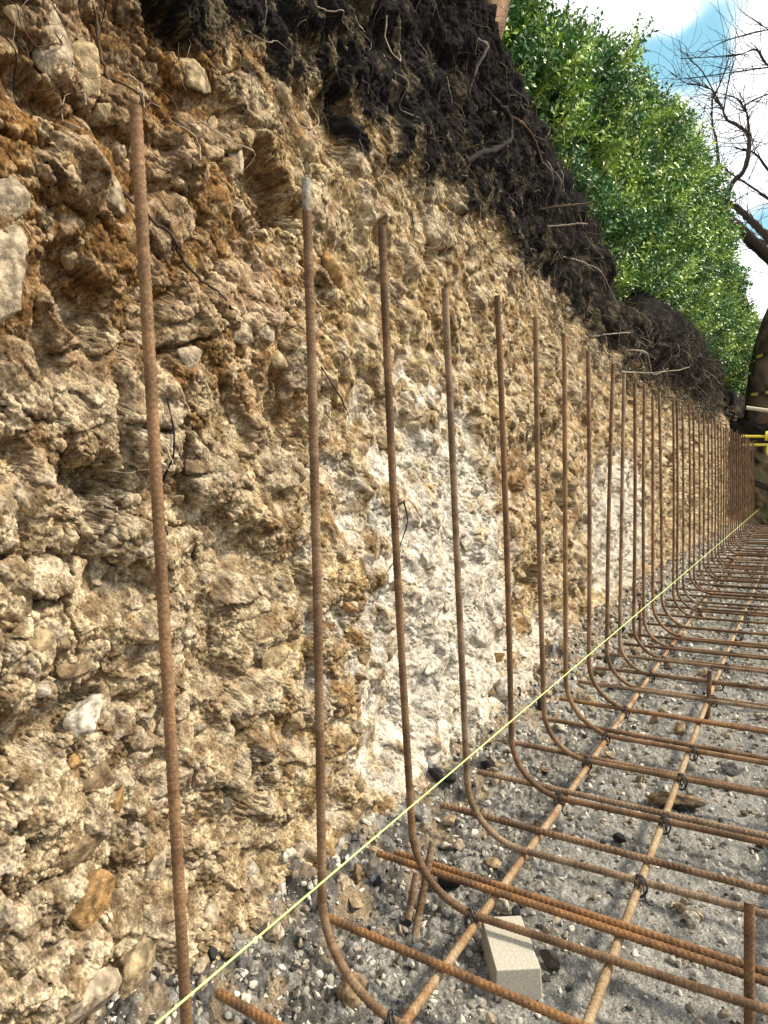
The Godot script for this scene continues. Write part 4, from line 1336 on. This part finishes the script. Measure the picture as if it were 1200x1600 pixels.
	for e in [["trunk", [[-1.03, 2.2, -2.38], [-1.04, 2.45, -2.54], [-1.08, 2.72, -2.75], [-1.13, 3.0, -2.95], [-1.25, 3.6, -3.3], [-1.3, 4.2, -3.4]], 0.058, 0.035], ["trunk", [[-1.20, 2.2, -2.50], [-1.20, 2.6, -2.58], [-1.21, 2.85, -2.68], [-1.25, 3.2, -2.9], [-1.3, 4.0, -3.0]], 0.034, 0.018]]:
		var raw := PackedVector3Array()
		for q in e[1]: raw.append(Vector3(q[0], q[1], q[2]) - s.position)
		var sp := smooth_path(raw, 10)
		var b := Arr.new()
		tube(b, sp, taper(sp.size(), e[2], e[3]), 18, flat_cols(sp.size(), Color(0.3, 0.18, 0.12)))
		for k in b.v.size():
			var an := atan2(b.n[k].z, b.n[k].x)
			var g := n_mid.get_noise_2d(an * 0.7, b.v[k].y * 0.35)
			b.v[k] += b.n[k] * 0.006 * g
			b.c[k] = Color(0.34, 0.21, 0.13).lerp(Color(0.14, 0.085, 0.055), sst(-0.1, 0.4, g + 0.4 * n_fine.get_noise_2d(an, b.v[k].y)))
		part(e[0], b.mesh(), M.bark, s)
	var crown := MultiMesh.new()
	crown.transform_format = MultiMesh.TRANSFORM_3D
	crown.use_colors = true
	crown.mesh = sprays[0]
	crown.instance_count = 700
	for k in 700:
		var p := Vector3(-1.3, 4.0, -3.25) + Vector3(r.randfn() * 0.3, r.randfn() * 0.3, r.randfn() * 0.35)
		crown.set_instance_transform(k, Transform3D(turned(r, Vector3.ONE * r.randf_range(0.9, 1.3)), p - s.position))
		crown.set_instance_color(k, Color(0.06, 0.16, 0.04).lerp(Color(0.2, 0.33, 0.05), r.randf()))
	var ci := MultiMeshInstance3D.new()
	ci.name = "crown"
	ci.multimesh = crown
	ci.material_override = M.leaf
	s.add_child(ci, true)
	tag(ci, "", "", "", "stuff")

# ---------------------------------------------------------------- materials
func build_materials() -> void:
	var grain := grain_image(512, 0.03, 3, 5, 0.45, 1.15)
	var bump := bump_image(512, 0.035, 4, 5, 6.0)
	M.earth = tri(vmat(0.97, 0.15), grain, bump, 13.0, 0.9)
	M.ground = tri(vmat(0.95, 0.2), grain, bump, 13.0, 0.8)
	M.land = tri(mat(lin(0.24, 0.22, 0.18), 0.97, 0.15), grain, bump, 0.7, 0.6)
	var sgrain := grain_image(512, 0.012, 33, 7, 0.35, 1.2)
	M.gravel = vmat(0.92, 0.25)
	for e in [["pale", 0.44, 0.355, 0.25], ["white", 0.60, 0.54, 0.44], ["cream", 0.42, 0.32, 0.19], ["ochre", 0.36, 0.22, 0.095], ["brown", 0.26, 0.185, 0.11], ["grey", 0.24, 0.23, 0.215], ["slate", 0.18, 0.22, 0.25]]:
		M["stone_" + e[0]] = tri(mat(lin(e[1] * 1.2, e[2] * 1.2, e[3] * 1.2), 0.93, 0.25), sgrain, bump, 8.0, 1.1, true)
	M.clod = tri(mat(lin(0.03, 0.028, 0.03), 0.85, 0.4), grain, bump, 0.9, 0.9)
	M.clod_brown = tri(mat(lin(0.09, 0.08, 0.065), 0.9, 0.3), grain, bump, 0.9, 0.9)
	M.root = vmat(0.9, 0.25)
	M.rust = tri(vmat(0.78, 0.35), grain_image(256, 0.05, 13, 4, 0.55, 1.0), bump_image(256, 0.08, 14, 4, 4.0), 22.0, 0.35)
	M.wire = vmat(0.5, 0.5)
	var cg := grain_image(512, 0.03, 23, 7, 0.82, 1.04)
	M.concrete = tri(mat(lin(0.46, 0.43, 0.355), 0.93, 0.25), cg, bump_image(512, 0.09, 24, 3, 5.0), 12.0, 0.35)
	M.string = vmat(0.6, 0.4)
	M.bark = tri(vmat(0.92, 0.2), grain, bump, 6.0, 0.6)
	M.yellow = vmat(0.45, 0.5)
	M.plastic = vmat(0.35, 0.5)
	M.tape = vmat(0.5, 0.5)
	M.leaf = vmat(0.42, 0.5)
	for e in [["leaf", 1.0, 1.0, 1.0], ["leaf_young", 0.34, 0.48, 0.11], ["leaf_mid", 0.21, 0.35, 0.09], ["leaf_old", 0.09, 0.205, 0.07]]:
		var m := vmat(0.42, 0.5)
		m.albedo_color = lin(e[1], e[2], e[3])
		m.backlight_enabled = true
		m.backlight = Color(0.25, 0.35, 0.08)
		m.cull_mode = BaseMaterial3D.CULL_DISABLED
		M[e[0]] = m

func build_noises() -> void:
	var lr := RandomNumberGenerator.new()
	lr.seed = 66
	for k in 128 * 128 + 10000: lat.append(lr.randf_range(-0.5, 0.5))
	n_big = noise(FastNoiseLite.TYPE_SIMPLEX_SMOOTH, 1.9, 101, 3)
	n_mid = noise(FastNoiseLite.TYPE_SIMPLEX_SMOOTH, 9.0, 102, 4)
	n_mid.fractal_gain = 0.38
	n_fine = noise(FastNoiseLite.TYPE_SIMPLEX_SMOOTH, 110.0, 103, 3)
	n_fine.fractal_gain = 0.7
	n_warp = noise(FastNoiseLite.TYPE_SIMPLEX_SMOOTH, 14.0, 104, 2)
	n_tint = noise(FastNoiseLite.TYPE_SIMPLEX_SMOOTH, 3.2, 105, 3)
	n_ridge = noise(FastNoiseLite.TYPE_SIMPLEX_SMOOTH, 26.0, 106, 3, FastNoiseLite.FRACTAL_RIDGED)
	c1d = cell(9.0, 201, FastNoiseLite.RETURN_DISTANCE2_SUB)
	c1v = cell(9.0, 201, FastNoiseLite.RETURN_CELL_VALUE)
	c2d = cell(24.0, 202, FastNoiseLite.RETURN_DISTANCE2_SUB)
	c2v = cell(24.0, 202, FastNoiseLite.RETURN_CELL_VALUE)
	c3d = cell(70.0, 203, FastNoiseLite.RETURN_DISTANCE2_SUB)
	c3v = cell(70.0, 203, FastNoiseLite.RETURN_CELL_VALUE)

func clock(what: String) -> void:
	print("%s at %.1f s" % [what, Time.get_ticks_msec() / 1000.0])

func _ready() -> void:
	setup_view()
	build_noises()
	build_materials()
	for k in 8: rocks.append(rock_mesh(900 + k, 3, 20, 0.06))
	for k in 3: pebbles.append(rock_mesh(950 + k, 1, 9, 0.22, true))
	clock("materials")
	build_bank()
	clock("bank")
	build_floor()
	clock("floor")
	build_end()
	build_rebar()
	clock("rebar")
	build_block()
	build_string()
	build_tree()
	build_hedge()
	clock("hedge")
	build_wall_stones()
	build_loose_stones()
	clock("stones")
	build_roots()
	clock("roots")
